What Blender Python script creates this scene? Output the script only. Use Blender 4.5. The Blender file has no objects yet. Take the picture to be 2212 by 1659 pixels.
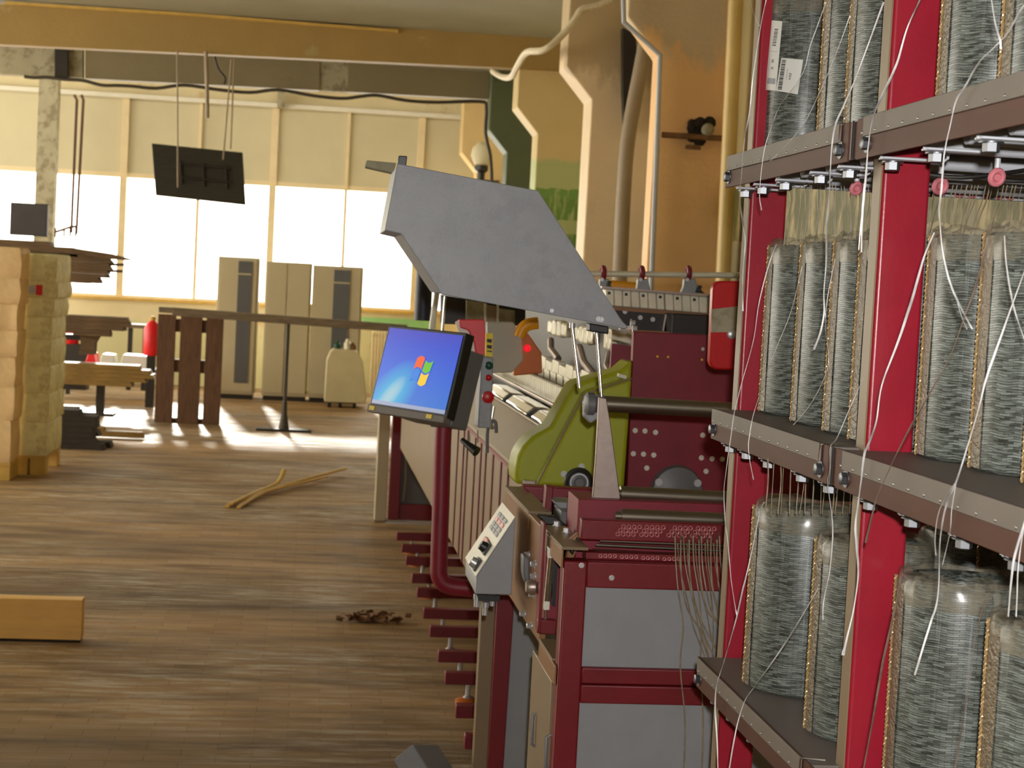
import bpy, bmesh, math, random
from mathutils import Vector, Matrix
R = random.Random(7)
SC = bpy.context.scene
COL = SC.collection
V = Vector

# ------------------------------------------------------------------ camera
F, CX, CY, CH = 3600.0, 1106.0, 829.5, 1.65
_a, _b = (665 - CX) / F, (CY - 600) / F
_Y = V((_a, _b, 1)).normalized()
_Z = V((.052, 1, -(.052 * _a + _b))).normalized()
_X = _Y.cross(_Z)
if _X.x < 0: _X = -_X
EYE = V((0, 0, CH))
def ray(x, y):
    d = V(((x - CX) / F, -(y - CY) / F, 1))
    return V((_X.dot(d), _Y.dot(d), _Z.dot(d)))
def PY(x, y, Y): d = ray(x, y); return EYE + d * (Y / d.y)
def PX(x, y, X): d = ray(x, y); return EYE + d * (X / d.x)
def PZ(x, y, z): d = ray(x, y); return EYE + d * ((z - CH) / d.z)
cam = bpy.data.cameras.new('camera'); co = bpy.data.objects.new('camera', cam); COL.objects.link(co)
cr = V((_X.x, _Y.x, _Z.x)); cu = V((_X.y, _Y.y, _Z.y)); cf = V((_X.z, _Y.z, _Z.z))
co.matrix_world = Matrix(((cr.x, cu.x, -cf.x, EYE.x), (cr.y, cu.y, -cf.y, EYE.y), (cr.z, cu.z, -cf.z, EYE.z), (0, 0, 0, 1)))
cam.sensor_width = 36; cam.lens = 36 * F / 2212; cam.clip_start = .05; cam.clip_end = 200
cam.dof.use_dof = True; cam.dof.focus_distance = 2.6; cam.dof.aperture_fstop = 15
SC.camera = co
SC.view_settings.view_transform = 'Standard'; SC.view_settings.look = 'None'
SC.view_settings.gamma = 1; SC.view_settings.exposure = 0; SC.view_settings.use_curve_mapping = False

# ------------------------------------------------------------------ materials
def lin(c):
    return tuple((x / 255 / 12.92 if x / 255 <= .04045 else ((x / 255 + .055) / 1.055) ** 2.4) for x in c) + (1,)
class N:
    def __init__(s, name):
        s.m = bpy.data.materials.new(name); s.m.use_nodes = True; s.t = s.m.node_tree; s.n = s.t.nodes; s.l = s.t.links
        s.p = s.n['Principled BSDF']; s.out = s.n['Material Output']
    def new(s, t, **k):
        n = s.n.new(t)
        for a, v in k.items():
            if hasattr(n, a): setattr(n, a, v)
            else: n.inputs[a].default_value = v
        return n
    def L(s, a, b): s.l.new(a, b)
    def coord(s, kind='Object', scale=(1, 1, 1), rot=(0, 0, 0)):
        c = s.new('ShaderNodeTexCoord'); m = s.new('ShaderNodeMapping'); m.inputs['Scale'].default_value = scale; m.inputs['Rotation'].default_value = rot
        s.L(c.outputs[kind], m.inputs[0]); return m.outputs[0]
    def noise(s, vec, scale, detail=4, rough=.6):
        n = s.new('ShaderNodeTexNoise'); n.inputs['Scale'].default_value = scale; n.inputs['Detail'].default_value = detail; n.inputs['Roughness'].default_value = rough
        s.L(vec, n.inputs['Vector']); return n.outputs['Fac']
    def ramp(s, fac, stops):
        r = s.new('ShaderNodeValToRGB'); e = r.color_ramp.elements
        while len(e) < len(stops): e.new(.5)
        for i, (p, c) in enumerate(stops): e[i].position = p; e[i].color = c if len(c) == 4 else lin(c)
        s.L(fac, r.inputs[0]); return r.outputs[0]
    def mix(s, fac, a, b, mode='MIX'):
        m = s.new('ShaderNodeMix', data_type='RGBA', blend_type=mode)
        for i, x in ((6, a), (7, b)):
            if isinstance(x, tuple): m.inputs[i].default_value = x
            else: s.L(x, m.inputs[i])
        if isinstance(fac, float): m.inputs[0].default_value = fac
        else: s.L(fac, m.inputs[0])
        return m.outputs[2]
    def math(s, op, a, b=0.0):
        m = s.new('ShaderNodeMath', operation=op)
        for i, x in enumerate((a, b)):
            if isinstance(x, (int, float)): m.inputs[i].default_value = x
            else: s.L(x, m.inputs[i])
        return m.outputs[0]
    def bump(s, h, strength=.2, dist=.01):
        b = s.new('ShaderNodeBump'); b.inputs['Strength'].default_value = strength; b.inputs['Distance'].default_value = dist
        s.L(h, b.inputs['Height']); s.L(b.outputs[0], s.p.inputs['Normal'])
    def color(s, c):
        if isinstance(c, tuple): s.p.inputs['Base Color'].default_value = c
        else: s.L(c, s.p.inputs['Base Color'])
BK = (0, 0, 0, 1); WH = (1, 1, 1, 1)
def mat(name, c, rough=.5, metal=0, var=.15, vs=6, bump=0, bs=60, dirt=None, dfac=.0, spec=.5, stretch=(1, 1, 1)):
    n = N(name); a = lin(c); lo = tuple(x * (1 - var) for x in a[:3]) + (1,); hi = tuple(min(1, x * (1 + var)) for x in a[:3]) + (1,)
    vec = n.coord('Object', stretch)
    f = n.noise(vec, vs)
    cc = n.ramp(f, [(.3, lo), (.7, hi)])
    if dirt:
        g = n.ramp(n.noise(vec, vs * 2.3, 6, .7), [(.5 - dfac, BK), (.62 - dfac * .5, WH)])
        cc = n.mix(g, cc, lin(dirt))
    n.color(cc); n.p.inputs['Roughness'].default_value = rough; n.p.inputs['Metallic'].default_value = metal
    n.p.inputs['Specular IOR Level'].default_value = spec
    if bump: n.bump(n.noise(vec, bs, 3), bump)
    return n.m
def emit(name, c, s=1):
    n = N(name); n.p.inputs['Base Color'].default_value = BK; n.p.inputs['Emission Color'].default_value = lin(c); n.p.inputs['Emission Strength'].default_value = s
    return n.m

m_red = mat('red_paint', (150, 26, 44), .33, var=.1, vs=9, bump=.03, bs=90)
m_redm = mat('machine_red_paint', (116, 24, 32), .38, var=.1, vs=9, bump=.03, bs=90)
m_reddark = mat('dark_red_paint', (128, 22, 42), .45, var=.12, vs=9)
m_redbox = mat('bright_red_plastic', (186, 18, 22), .35, var=.05)
m_grayp = mat('gray_sheet_panel', (142, 144, 147), .5, var=.05, vs=14)
m_hood = mat('hood_gray_powder', (146, 149, 155), .45, var=.07, vs=7, bump=.04, bs=200, dirt=(139, 142, 148), dfac=.0)
m_steel = mat('brushed_steel', (165, 150, 142), .42, metal=.75, var=.1, vs=8, stretch=(6, .6, 6))
m_steelb = mat('lip_brown_reflection', (84, 52, 40), .5, metal=0, var=.12, vs=8, stretch=(6, .6, 6), spec=.12)  # brown of the mirrored surroundings put into the lip colour
m_edge = mat('edge_strip_steel', (114, 105, 96), .5, metal=0, var=.08, vs=8, spec=.2)
m_chrome = mat('chrome', (225, 225, 228), .13, metal=1, var=.02)
m_zinc = mat('bright_zinc', (196, 196, 198), .4, metal=.6, var=.05)
m_rivet = mat('dull_rivet', (120, 116, 110), .35, metal=.6, var=.05)
m_bolt = mat('zinc_bolt', (112, 114, 118), .42, metal=.9, var=.05)
m_roll = mat('dark_steel_roller', (150, 142, 126), .36, metal=.95, var=.05)
m_beige = mat('beige_enamel', (130, 110, 82), .42, var=.07, vs=4)
m_tan = mat('tan_enamel', (142, 102, 68), .36, var=.08, vs=5)
m_lime = mat('lime_green_paint', (162, 168, 30), .4, var=.06, vs=4)
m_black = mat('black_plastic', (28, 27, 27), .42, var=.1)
m_dgray = mat('dark_gray_casing', (104, 104, 106), .45, var=.08)
m_blacksteel = mat('dark_recess_steel', (38, 32, 26), .5, var=.2)
m_white = mat('white_plastic', (225, 222, 208), .4, var=.04)
m_wblock = mat('cast_white_metal', (228, 222, 200), .35, metal=.2, var=.1, vs=20)
m_yellow = mat('yellow_orange_paint', (232, 158, 10), .4, var=.06)
m_orange = mat('orange_brown_guard', (186, 96, 10), .45, var=.1)
m_wy = mat('warning_yellow', (235, 205, 20), .5, var=.05)
m_green = mat('dark_green_plastic', (10, 70, 50), .4, var=.05)
m_cream = mat('cream_window_frame', (222, 205, 166), .5, var=.06)
m_panel = mat('cream_wall_panel', (200, 192, 160), .6, var=.04, vs=2)
m_tube = mat('white_painted_tube', (190, 192, 198), .4, var=.06)
m_pink = mat('pink_ceramic', (205, 120, 128), .35, var=.1)
m_ceramic = mat('pale_pink_ceramic_ring', (205, 130, 130), .3, var=.05)
m_deck = mat('shelf_deck_gray', (108, 99, 93), .55, var=.06, vs=12)
m_conc = mat('concrete_gray', (165, 158, 132), .85, var=.1, vs=3, bump=.3, bs=14, dirt=(130, 120, 95), dfac=.02)
m_slab = mat('ceiling_gray_green', (166, 164, 142), .8, var=.08, vs=1.5, bump=.1, bs=20)
m_pipe = mat('cream_pipe_paint', (222, 190, 118), .4, var=.07, vs=5)
m_gpipe = mat('gray_pipe_paint', (150, 132, 106), .5, var=.08, vs=5)
m_dcable = mat('dark_cable', (62, 55, 44), .6, var=.1)
m_hose = mat('white_twisted_hose', (225, 212, 180), .5, var=.12, vs=40)
m_rust = mat('rusty_bracket', (120, 84, 50), .8, var=.35, vs=20)
m_soot = mat('soot_black', (40, 30, 22), .9, var=.3, vs=20)
m_wood = mat('old_dark_plank', (96, 74, 48), .75, var=.3, vs=7, stretch=(1, 6, 6), bump=.2)
m_woodg = mat('gray_weathered_board', (112, 96, 76), .8, var=.25, vs=7, stretch=(1, 6, 6))
m_woody = mat('yellow_plank', (132, 102, 46), .7, var=.25, vs=7, stretch=(1, 6, 6))
m_palw = mat('brown_pallet_wood', (92, 62, 38), .75, var=.3, vs=6, stretch=(6, 6, 1), bump=.2)
m_newwood = mat('new_pine_board', (250, 198, 112), .5, var=.08, vs=6, stretch=(1, 5, 5))
m_strip = mat('pale_wood_strip', (205, 168, 84), .6, var=.12, vs=9)
m_bale = mat('tan_woven_bale', (240, 232, 182), .7, var=.2, vs=6, bump=.4, bs=24, dirt=(224, 214, 160), dfac=.0)
m_bale2 = mat('orange_tan_bale', (240, 206, 152), .7, var=.14, vs=5, bump=.4, bs=24)
m_cab = mat('cabinet_beige_gray', (186, 174, 142), .5, var=.05, vs=3)
m_cabd = mat('cabinet_slate_window', (88, 88, 88), .3, var=.05)
m_box = mat('cream_box_paint', (205, 194, 154), .5, var=.06, vs=4)
m_redfar = mat('red_canister', (225, 28, 38), .4, var=.1)
m_dboard = mat('dark_hanging_board', (46, 42, 34), .6, var=.25, vs=9, stretch=(1, 1, 4))
m_slate = mat('dark_slate_box', (64, 60, 62), .6, var=.1)
m_gwall = mat('green_oil_paint', (150, 205, 140), .5, var=.1)
m_leaf = mat('dry_brown_debris', (110, 72, 36), .8, var=.4, vs=30)
m_blk = mat('dark_timber', (46, 38, 32), .8, var=.25, vs=8)
m_ropem = mat('brown_rope', (96, 66, 50), .8, var=.1)
m_film = None

def m_glass():
    n = N('window_glass'); n.n.remove(n.p)
    t = n.new('ShaderNodeBsdfTransparent'); g = n.new('ShaderNodeBsdfGlossy'); g.inputs['Roughness'].default_value = .05
    x = n.new('ShaderNodeMixShader'); x.inputs[0].default_value = .05
    n.L(t.outputs[0], x.inputs[1]); n.L(g.outputs[0], x.inputs[2]); n.L(x.outputs[0], n.out.inputs[0]); return n.m
m_glass = m_glass()
def film():
    n = N('clear_plastic_film'); n.n.remove(n.p)
    t = n.new('ShaderNodeBsdfTransparent'); g = n.new('ShaderNodeBsdfPrincipled'); g.inputs['Base Color'].default_value = lin((150, 142, 122)); g.inputs['Roughness'].default_value = .2
    x = n.new('ShaderNodeMixShader')
    v = n.coord('Object', (1, 1, .4)); f = n.ramp(n.noise(v, 60, 3), [(.35, (.12,) * 3 + (1,)), (.7, (.65,) * 3 + (1,))])
    n.L(f, x.inputs[0]); n.L(t.outputs[0], x.inputs[1]); n.L(g.outputs[0], x.inputs[2]); n.L(x.outputs[0], n.out.inputs[0]); return n.m
m_film = film()

def floor_mat():
    n = N('worn_wood_block_floor')
    v = n.coord('Object', (1, 1, 1))
    b = n.new('ShaderNodeTexBrick'); n.L(v, b.inputs['Vector'])
    b.inputs['Scale'].default_value = 1; b.inputs['Brick Width'].default_value = .24; b.inputs['Row Height'].default_value = .075
    b.inputs['Mortar Size'].default_value = .002; b.inputs['Color1'].default_value = lin((174, 142, 98)); b.inputs['Color2'].default_value = lin((158, 127, 87)); b.inputs['Mortar'].default_value = lin((140, 112, 77))
    big = n.ramp(n.noise(n.coord('Object', (.22, .9, 1)), 1.1, 4), [(.36, (.6, .6, .6, 1)), (.6, (1.12, 1.1, 1.06, 1))])
    c = n.mix(1.0, b.outputs['Color'], big, 'MULTIPLY')
    sc = n.noise(n.coord('Object', (1.3, 9, 1)), 2.4, 7, .72)
    zone = n.ramp(n.noise(n.coord('Object', (.5, .6, 1)), .9, 2), [(.42, BK), (.62, WH)])
    s2 = n.ramp(sc, [(.47, BK), (.64, WH)])
    c = n.mix(n.math('MULTIPLY', n.math('MULTIPLY', s2, zone), .9), c, lin((214, 204, 184)))
    dk = n.ramp(n.noise(n.coord('Object', (.5, 2.6, 1)), 2.0, 5, .6), [(.36, WH), (.52, BK)])
    c = n.mix(n.math('MULTIPLY', dk, .55), c, lin((72, 55, 38)))
    sp = n.ramp(n.noise(n.coord('Object', (6, 14, 1)), 5, 2), [(.73, BK), (.77, WH)])
    c = n.mix(n.math('MULTIPLY', sp, .7), c, lin((205, 196, 180)))
    n.color(c)
    r = n.ramp(n.noise(n.coord('Object', (.6, 2, 1)), 3, 4), [(.3, (.5,) * 3 + (1,)), (.7, (.8,) * 3 + (1,))])
    n.p.inputs['Specular IOR Level'].default_value = .25
    n.L(r, n.p.inputs['Roughness']); n.bump(b.outputs['Fac'], .12, .003)
    return n.m
def peel(name, base, under, lo=None, zline=1.0, amount=.05, scale=1.4, stain=None, zstain=3.0, green2=None):
    """flaking oil paint; lo = paint of the dado below zline"""
    n = N(name); v = n.coord('Object'); f = n.noise(v, scale, 7, .62)
    c = n.ramp(n.noise(v, 2.2, 3), [(.3, tuple(x * .9 for x in lin(base)[:3]) + (1,)), (.7, lin(base))])
    sep = n.new('ShaderNodeSeparateXYZ'); n.L(n.coord('Object'), sep.inputs[0]); z = n.math('ADD', sep.outputs[2], n.math('MULTIPLY', n.math('SUBTRACT', f, .5), .25))
    if lo:
        c = n.mix(n.ramp(n.math('MULTIPLY', z, .2), [((zline - .02) / 5, WH), ((zline + .02) / 5, BK)]), c, lin(lo))
    if green2:
        for z0, z1, col in green2:
            a = n.math('GREATER_THAN', z, z0); b = n.math('LESS_THAN', z, z1)
            k = n.ramp(n.noise(n.coord('Object', (5, 5, 1.2)), 3, 5), [(.36, BK), (.52, WH)])
            c = n.mix(n.math('MULTIPLY', n.math('MULTIPLY', a, b), k), c, lin(col))
    if stain:
        f2 = n.noise(n.coord('Object', (1, 1, .45)), 1.7, 6, .6)
        up = n.ramp(n.math('MULTIPLY', z, .2), [((zstain - .5) / 5, BK), ((zstain + .6) / 5, WH)])
        k = n.ramp(n.math('MULTIPLY', f2, up), [(.36, BK), (.42, WH)])
        c = n.mix(n.math('MULTIPLY', k, .75), c, lin(stain))
    k = n.ramp(f, [(.62 - amount, BK), (.66 - amount, WH)])
    c = n.mix(n.math('MULTIPLY', k, .8), c, lin(under)); n.color(c)
    n.p.inputs['Roughness'].default_value = .55; n.bump(n.math('ADD', k, n.noise(v, 30, 2)), .25, .01)
    return n.m
m_floor = floor_mat()
m_wallr = peel('wall_olive_cream_peeling', (190, 172, 122), (150, 140, 112), lo=(150, 140, 106), zline=2.02, green2=[(2.02, 2.4, (96, 94, 42))])
m_wallf = peel('wall_far_cream', (226, 212, 170), (205, 180, 130), lo=(212, 206, 160), zline=.9, amount=.02)
m_beam = peel('beam_ochre_paint', (168, 138, 78), (176, 156, 104), amount=-.06)
m_beamg = peel('beam_drab_shaded', (136, 124, 94), (104, 94, 66), amount=.02, scale=.8)  # drab tone holds the rear beam's shade along with its patches
m_c1 = peel('column_orange_paint', (255, 206, 142), (182, 166, 132), stain=(208, 194, 164), zstain=3.0, amount=-.1)
m_c2 = peel('column_pinkish_beige', (240, 216, 176), (206, 190, 148), stain=(182, 160, 120), zstain=3.1, amount=-.06, scale=1.1)
m_c3 = peel('column_cream_and_green', (214, 190, 134), (210, 190, 130), lo=(176, 184, 124), zline=3.0, amount=-.1, stain=(150, 128, 88), zstain=3.9,
            green2=[(2.4, 2.62, (104, 140, 60)), (1.5, 2.25, (104, 140, 60)), (2.62, 2.72, (110, 150, 70))])
m_c4 = peel('column_green_shaded', (88, 98, 70), (76, 84, 60), amount=.0)  # green paint darkened to carry the shade of the backlit pillar
m_c5 = peel('column_cream_paint', (214, 186, 130), (200, 176, 120), amount=-.02)  # plain cream paint

def bobbin_mat():
    n = N('glass_roving_windings')
    tc = n.new('ShaderNodeTexCoord'); s = n.new('ShaderNodeSeparateXYZ'); n.L(tc.outputs['Object'], s.inputs[0])
    an = n.math('MULTIPLY', n.math('ARCTAN2', s.outputs[1], s.outputs[0]), .075)
    w = n.math('MULTIPLY', n.math('SINE', n.math('MULTIPLY', an, 190)), .0009)
    cmb = n.new('ShaderNodeCombineXYZ'); n.L(an, cmb.inputs[0]); n.L(n.math('ADD', s.outputs[2], w), cmb.inputs[1])
    b = n.new('ShaderNodeTexBrick'); n.L(cmb.outputs[0], b.inputs['Vector']); b.inputs['Scale'].default_value = 1
    b.inputs['Brick Width'].default_value = .014; b.inputs['Row Height'].default_value = .0031; b.inputs['Mortar Size'].default_value = .0005; b.inputs['Mortar Smooth'].default_value = .6
    b.inputs['Color1'].default_value = lin((120, 126, 120)); b.inputs['Color2'].default_value = lin((52, 55, 50)); b.inputs['Mortar'].default_value = lin((52, 54, 48)); b.offset = .5
    f = n.noise(n.coord('Object', (1, 1, 1)), 22, 4)
    tint = n.ramp(f, [(.35, (.72, .72, .68, 1)), (.65, (1.05, 1.06, 1.05, 1))])
    c = n.mix(1.0, b.outputs['Color'], tint, 'MULTIPLY')
    st = n.ramp(n.noise(n.coord('Object', (3, 3, .12)), 26, 3), [(.56, BK), (.68, WH)])
    c = n.mix(n.math('MULTIPLY', st, .3), c, lin((200, 208, 208)))
    cm2 = n.new('ShaderNodeCombineXYZ'); n.L(n.math('MULTIPLY', an, 34), cm2.inputs[0]); n.L(n.math('MULTIPLY', s.outputs[2], 520), cm2.inputs[1])
    ds = n.ramp(n.noise(cm2.outputs[0], 1.0, 1.5, .5), [(.5, BK), (.62, WH)])
    c = n.mix(n.math('MULTIPLY', ds, .3), c, lin((164, 174, 166)))  # pale dashes paint silver glints into the winding colour
    n.color(c); n.p.inputs['Roughness'].default_value = .38; n.p.inputs['Specular IOR Level'].default_value = .5
    n.bump(b.outputs['Fac'], .5, .0012)
    n.p.inputs['Coat Weight'].default_value = .25; n.p.inputs['Coat Roughness'].default_value = .25
    return n.m
m_bob = bobbin_mat()
m_gold = mat('amber_film_tint', (104, 90, 66), .35, var=.3, vs=60, bump=.3, bs=160)
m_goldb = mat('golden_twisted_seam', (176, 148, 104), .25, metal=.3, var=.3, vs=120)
def strand_mat(name, a, b, metal, rough, sc=30):
    n = N(name); v = n.coord('Object', (1, 1, 1)); c = n.ramp(n.noise(v, sc, 3), [(.36, lin(a)), (.6, lin(b))]); n.color(c)
    n.p.inputs['Metallic'].default_value = metal; n.p.inputs['Roughness'].default_value = rough; return n.m
m_strand = strand_mat('glass_strand_sheen', (128, 124, 120), (255, 254, 255), .0, .3, 9)  # gray to white noise paints the strand's changing sheen into its colour
m_strandd = strand_mat('dull_brown_strand', (92, 74, 62), (120, 102, 88), 0, .5)
m_yarn = strand_mat('beige_glass_yarn', (112, 98, 74), (150, 134, 106), 0, .45)
def paperm():
    n = N('white_label_paper'); n.p.inputs['Base Color'].default_value = lin((216, 216, 208)); n.p.inputs['Roughness'].default_value = .5; return n.m
m_paper = paperm()
m_ink = mat('black_ink', (36, 36, 36), .6, var=0)

# ------------------------------------------------------------------ mesh helpers
WL = {}
def reg(o, w): WL[o.name] = V(w)
class MB:
    def __init__(s): s.v = []; s.f = []
    def add(s, vs, fs):
        n = len(s.v); s.v += [V(v) for v in vs]; s.f += [[i + n for i in f] for f in fs]; return s
    def box(s, x0, x1, y0, y1, z0, z1):
        return s.add([(x, y, z) for z in (z0, z1) for y in (y0, y1) for x in (x0, x1)], [(0, 1, 3, 2), (4, 6, 7, 5), (0, 4, 5, 1), (2, 3, 7, 6), (0, 2, 6, 4), (1, 5, 7, 3)])
    def obox(s, c, a, b, d):
        c, a, b, d = V(c), V(a), V(b), V(d)
        return s.add([c + a * i + b * j + d * k for k in (-1, 1) for j in (-1, 1) for i in (-1, 1)], [(0, 1, 3, 2), (4, 6, 7, 5), (0, 4, 5, 1), (2, 3, 7, 6), (0, 2, 6, 4), (1, 5, 7, 3)])
    def prism(s, pts, d):
        pts = [V(p) for p in pts]; d = V(d); n = len(pts)
        return s.add(pts + [p + d for p in pts], [list(range(n))[::-1], list(range(n, 2 * n))] + [(i, (i + 1) % n, n + (i + 1) % n, n + i) for i in range(n)])
    def tube(s, pts, r, n=10, flat=1.0, cap=True, rs=None):
        pts = [V(p) for p in pts]; N_ = len(pts); rings = []
        ref = None
        for i, p in enumerate(pts):
            t = (pts[min(i + 1, N_ - 1)] - pts[max(i - 1, 0)]).normalized()
            if ref is None: ref = V((0, 0, 1)) if abs(t.z) < .9 else V((1, 0, 0))
            a = (ref - t * ref.dot(t)).normalized(); b = t.cross(a); ref = a
            k = r * (rs[i] if rs else 1)
            rings.append([p + a * math.cos(q) * k * flat + b * math.sin(q) * k for q in [2 * math.pi * j / n for j in range(n)]])
        vs = [v for g in rings for v in g]
        fs = [(i * n + j, i * n + (j + 1) % n, (i + 1) * n + (j + 1) % n, (i + 1) * n + j) for i in range(N_ - 1) for j in range(n)]
        if cap: fs += [list(range(n))[::-1], list(range((N_ - 1) * n, N_ * n))]
        return s.add(vs, fs)
    def lathe(s, c, axis, prof, n=24, cap=True):
        """prof: (radius, distance along axis)"""
        c = V(c); t = V(axis).normalized(); a = t.orthogonal().normalized(); b = t.cross(a); vs = []
        for r, h in prof: vs += [c + t * h + (a * math.cos(2 * math.pi * j / n) + b * math.sin(2 * math.pi * j / n)) * r for j in range(n)]
        m = len(prof); fs = [(i * n + j, i * n + (j + 1) % n, (i + 1) * n + (j + 1) % n, (i + 1) * n + j) for i in range(m - 1) for j in range(n)]
        if cap: fs += [list(range(n))[::-1], list(range((m - 1) * n, m * n))]
        return s.add(vs, fs)
    def torus(s, c, axis, Rr, r, n=16, m=6):
        c = V(c); t = V(axis).normalized(); a = t.orthogonal().normalized(); b = t.cross(a); vs = []
        for i in range(n):
            d = a * math.cos(2 * math.pi * i / n) + b * math.sin(2 * math.pi * i / n)
            vs += [c + d * (Rr + r * math.cos(2 * math.pi * j / m)) + t * r * math.sin(2 * math.pi * j / m) for j in range(m)]
        return s.add(vs, [(i * m + j, ((i + 1) % n) * m + j, ((i + 1) % n) * m + (j + 1) % m, i * m + (j + 1) % m) for i in range(n) for j in range(m)])
    def build(s, name, m, parent=None, loc=None, smooth=True, bevel=0, seg=2, label=None):
        if loc is None:
            if parent: loc = WL[parent.name]
            else:
                xs, ys, zs = zip(*[tuple(v) for v in s.v]); loc = V(((min(xs) + max(xs)) / 2, (min(ys) + max(ys)) / 2, min(zs)))
        loc = V(loc); me = bpy.data.meshes.new(name)
        me.from_pydata([v - loc for v in s.v], [], s.f)
        b = bmesh.new(); b.from_mesh(me); bmesh.ops.recalc_face_normals(b, faces=b.faces); b.to_mesh(me); b.free()
        if smooth: me.shade_smooth(); me.set_sharp_from_angle(angle=math.radians(38))
        me.materials.append(m); o = bpy.data.objects.new(name, me); COL.objects.link(o); reg(o, loc)
        if parent: o.parent = parent; o.location = loc - WL[parent.name]
        else: o.location = loc
        if bevel:
            d = o.modifiers.new('bevel', 'BEVEL'); d.width = bevel; d.segments = seg; d.limit_method = 'ANGLE'; d.angle_limit = math.radians(40)
        if label: o['label'] = label
        return o
def tag(o, label, cat, group=None, kind=None):
    o['label'] = label; o['category'] = cat
    if group: o['group'] = group
    if kind: o['kind'] = kind
    return o
def empty(name, loc, label, cat, group=None, kind=None):
    o = bpy.data.objects.new(name, None); COL.objects.link(o); o.location = V(loc); o.empty_display_size = .1; reg(o, loc)
    return tag(o, label, cat, group, kind)
def struct(o, label=None, cat=None):
    o['kind'] = 'structure'
    if label: o['label'] = label
    if cat: o['category'] = cat
    return o
def smooth_path(pts, k=4):
    pts = [V(p) for p in pts]; out = []
    for i in range(len(pts) - 1):
        p0, p1, p2, p3 = pts[max(i - 1, 0)], pts[i], pts[i + 1], pts[min(i + 2, len(pts) - 1)]
        for j in range(k):
            t = j / k
            out.append(.5 * ((2 * p1) + (p2 - p0) * t + (2 * p0 - 5 * p1 + 4 * p2 - p3) * t * t + (3 * p1 - p0 - 3 * p2 + p3) * t ** 3))
    return out + [pts[-1]]
def bolt(mb, p, axis, r=.008, h=.007):
    mb.lathe(p, axis, [(r * 1.45, 0), (r * 1.45, .0015)], 16); mb.lathe(p, axis, [(r, .0015), (r, h), (r * .8, h + .001)], 6)
def bolts(name, ps, axis, r, h, m, parent):
    for p in ps:
        b = MB(); bolt(b, p, axis, r, h); b.build(name, m, parent)
def poly(px, Y): return [PY(x, y, Y) for x, y in px]
def plate(name, px, Y, th, m, parent, bevel=0, label=None):
    return MB().prism(poly(px, Y), (0, th, 0)).build(name, m, parent, bevel=bevel, label=label)

# ------------------------------------------------------------------ the hall
struct(MB().box(-9, 3.3, -3, 24.7, -.1, 0).build('floor', m_floor, loc=(0, 0, 0), smooth=False), 'worn wood block floor of the factory hall', 'floor')
struct(MB().box(-9, 3.3, -3, 20.3, 4.24, 4.44).build('ceiling', m_slab, loc=(0, 0, 0), smooth=False), 'gray green concrete ceiling slab', 'ceiling')
struct(MB().box(-9, 3.3, 20.3, 24.9, 4.75, 4.95).build('ceiling_bay', m_conc, loc=(0, 0, 0), smooth=False), 'raised ceiling bay in front of the windows', 'ceiling')
struct(MB().box(2.85, 3.1, -3, 24.7, 0, 4.8).build('wall_right', m_wallr, loc=(0, 0, 0), smooth=False), 'peeling olive cream wall along the right side', 'wall')
WY = 24.5
w = MB().box(-9, 2.85, WY, WY + .3, 0, 1.22).box(-9, 2.85, WY, WY + .3, 4.1, 4.8)
struct(w.build('wall_far', m_wallf, loc=(0, 0, 0), smooth=False), 'far wall below and above the strip windows', 'wall')
mull = [-.565 + 1.06 * k for k in range(-8, 4)]
pz = MB()
for i in range(len(mull) - 1): pz.box(mull[i] + .02, mull[i + 1] - .02, WY + .06, WY + .12, 3.02, 4.1)
pz.box(mull[-1] + .03, 2.85, WY + .06, WY + .12, 3.02, 4.1)
struct(pz.build('wall_panels', m_panel, loc=(0, 0, 0), smooth=False), 'cream panels above the strip windows', 'wall')
tr = MB().box(-9, 2.3, WY - .1, WY + .02, 4.07, 4.13)
struct(tr.build('trim_1', m_white, smooth=False), 'white ledge along the top of the panels', 'trim')
struct(MB().box(-9, 2.3, WY - .06, WY + .1, 1.19, 1.235).build('trim_2', m_strip, smooth=False), 'dusty ochre window sill', 'trim')
struct(MB().box(.6, 1.9, WY - .03, WY - .003, .95, 1.12).build('trim_3', m_gwall, smooth=False), 'green painted band under the right hand window', 'trim')
for i in range(len(mull) - 1):
    a, b = mull[i], mull[i + 1]
    r = empty('window_%d' % (i + 1), ((a + b) / 2, WY + .1, 1.22), 'strip window over the sill, bright with daylight', 'window', kind='structure')
    hw = .05 if i % 2 == 0 else .022
    f = MB().box(a - hw, a + hw, WY + .03, WY + .16, 1.2, 3.02).box(a + .02, b - .02, WY + .05, WY + .15, 1.22, 1.27).box(a + .02, b - .02, WY + .05, WY + .15, 2.95, 3.02)
    f.box(a - hw, a + hw, WY + .0, WY + .06, 3.02, 4.08)
    f.build('window_frame', m_cream, r, smooth=False)
    MB().box(a + .02, b - .02, WY + .095, WY + .1, 1.27, 2.95).build('pane', m_glass, r, smooth=False)
struct(MB().box(mull[-1] - .05, mull[-1] + .05, WY + .03, WY + .16, 1.2, 4.08).box(mull[-1] + .05, 2.85, WY, WY + .3, 1.2, 3.05).build('trim_4', m_cream, smooth=False))
# left side of the hall, out of the picture, its open strip added to let in fill light; back wall behind the viewer
wl = MB().box(-9.2, -9, -3, 24.8, 0, .6).box(-9.2, -9, -3, 24.8, 4.2, 4.8).box(-9.2, -9, -3, 6.0, .6, 4.2)
for k in range(4): wl.box(-9.2, -9, 6 + k * 6.1, 6.3 + k * 6.1, .6, 4.2)
struct(wl.build('wall_left', m_wallf, loc=(0, 0, 0), smooth=False))
struct(MB().box(-9.2, 3.1, -3.2, -3, 0, 4.8).build('wall_back', m_wallf, loc=(0, 0, 0), smooth=False))

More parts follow.
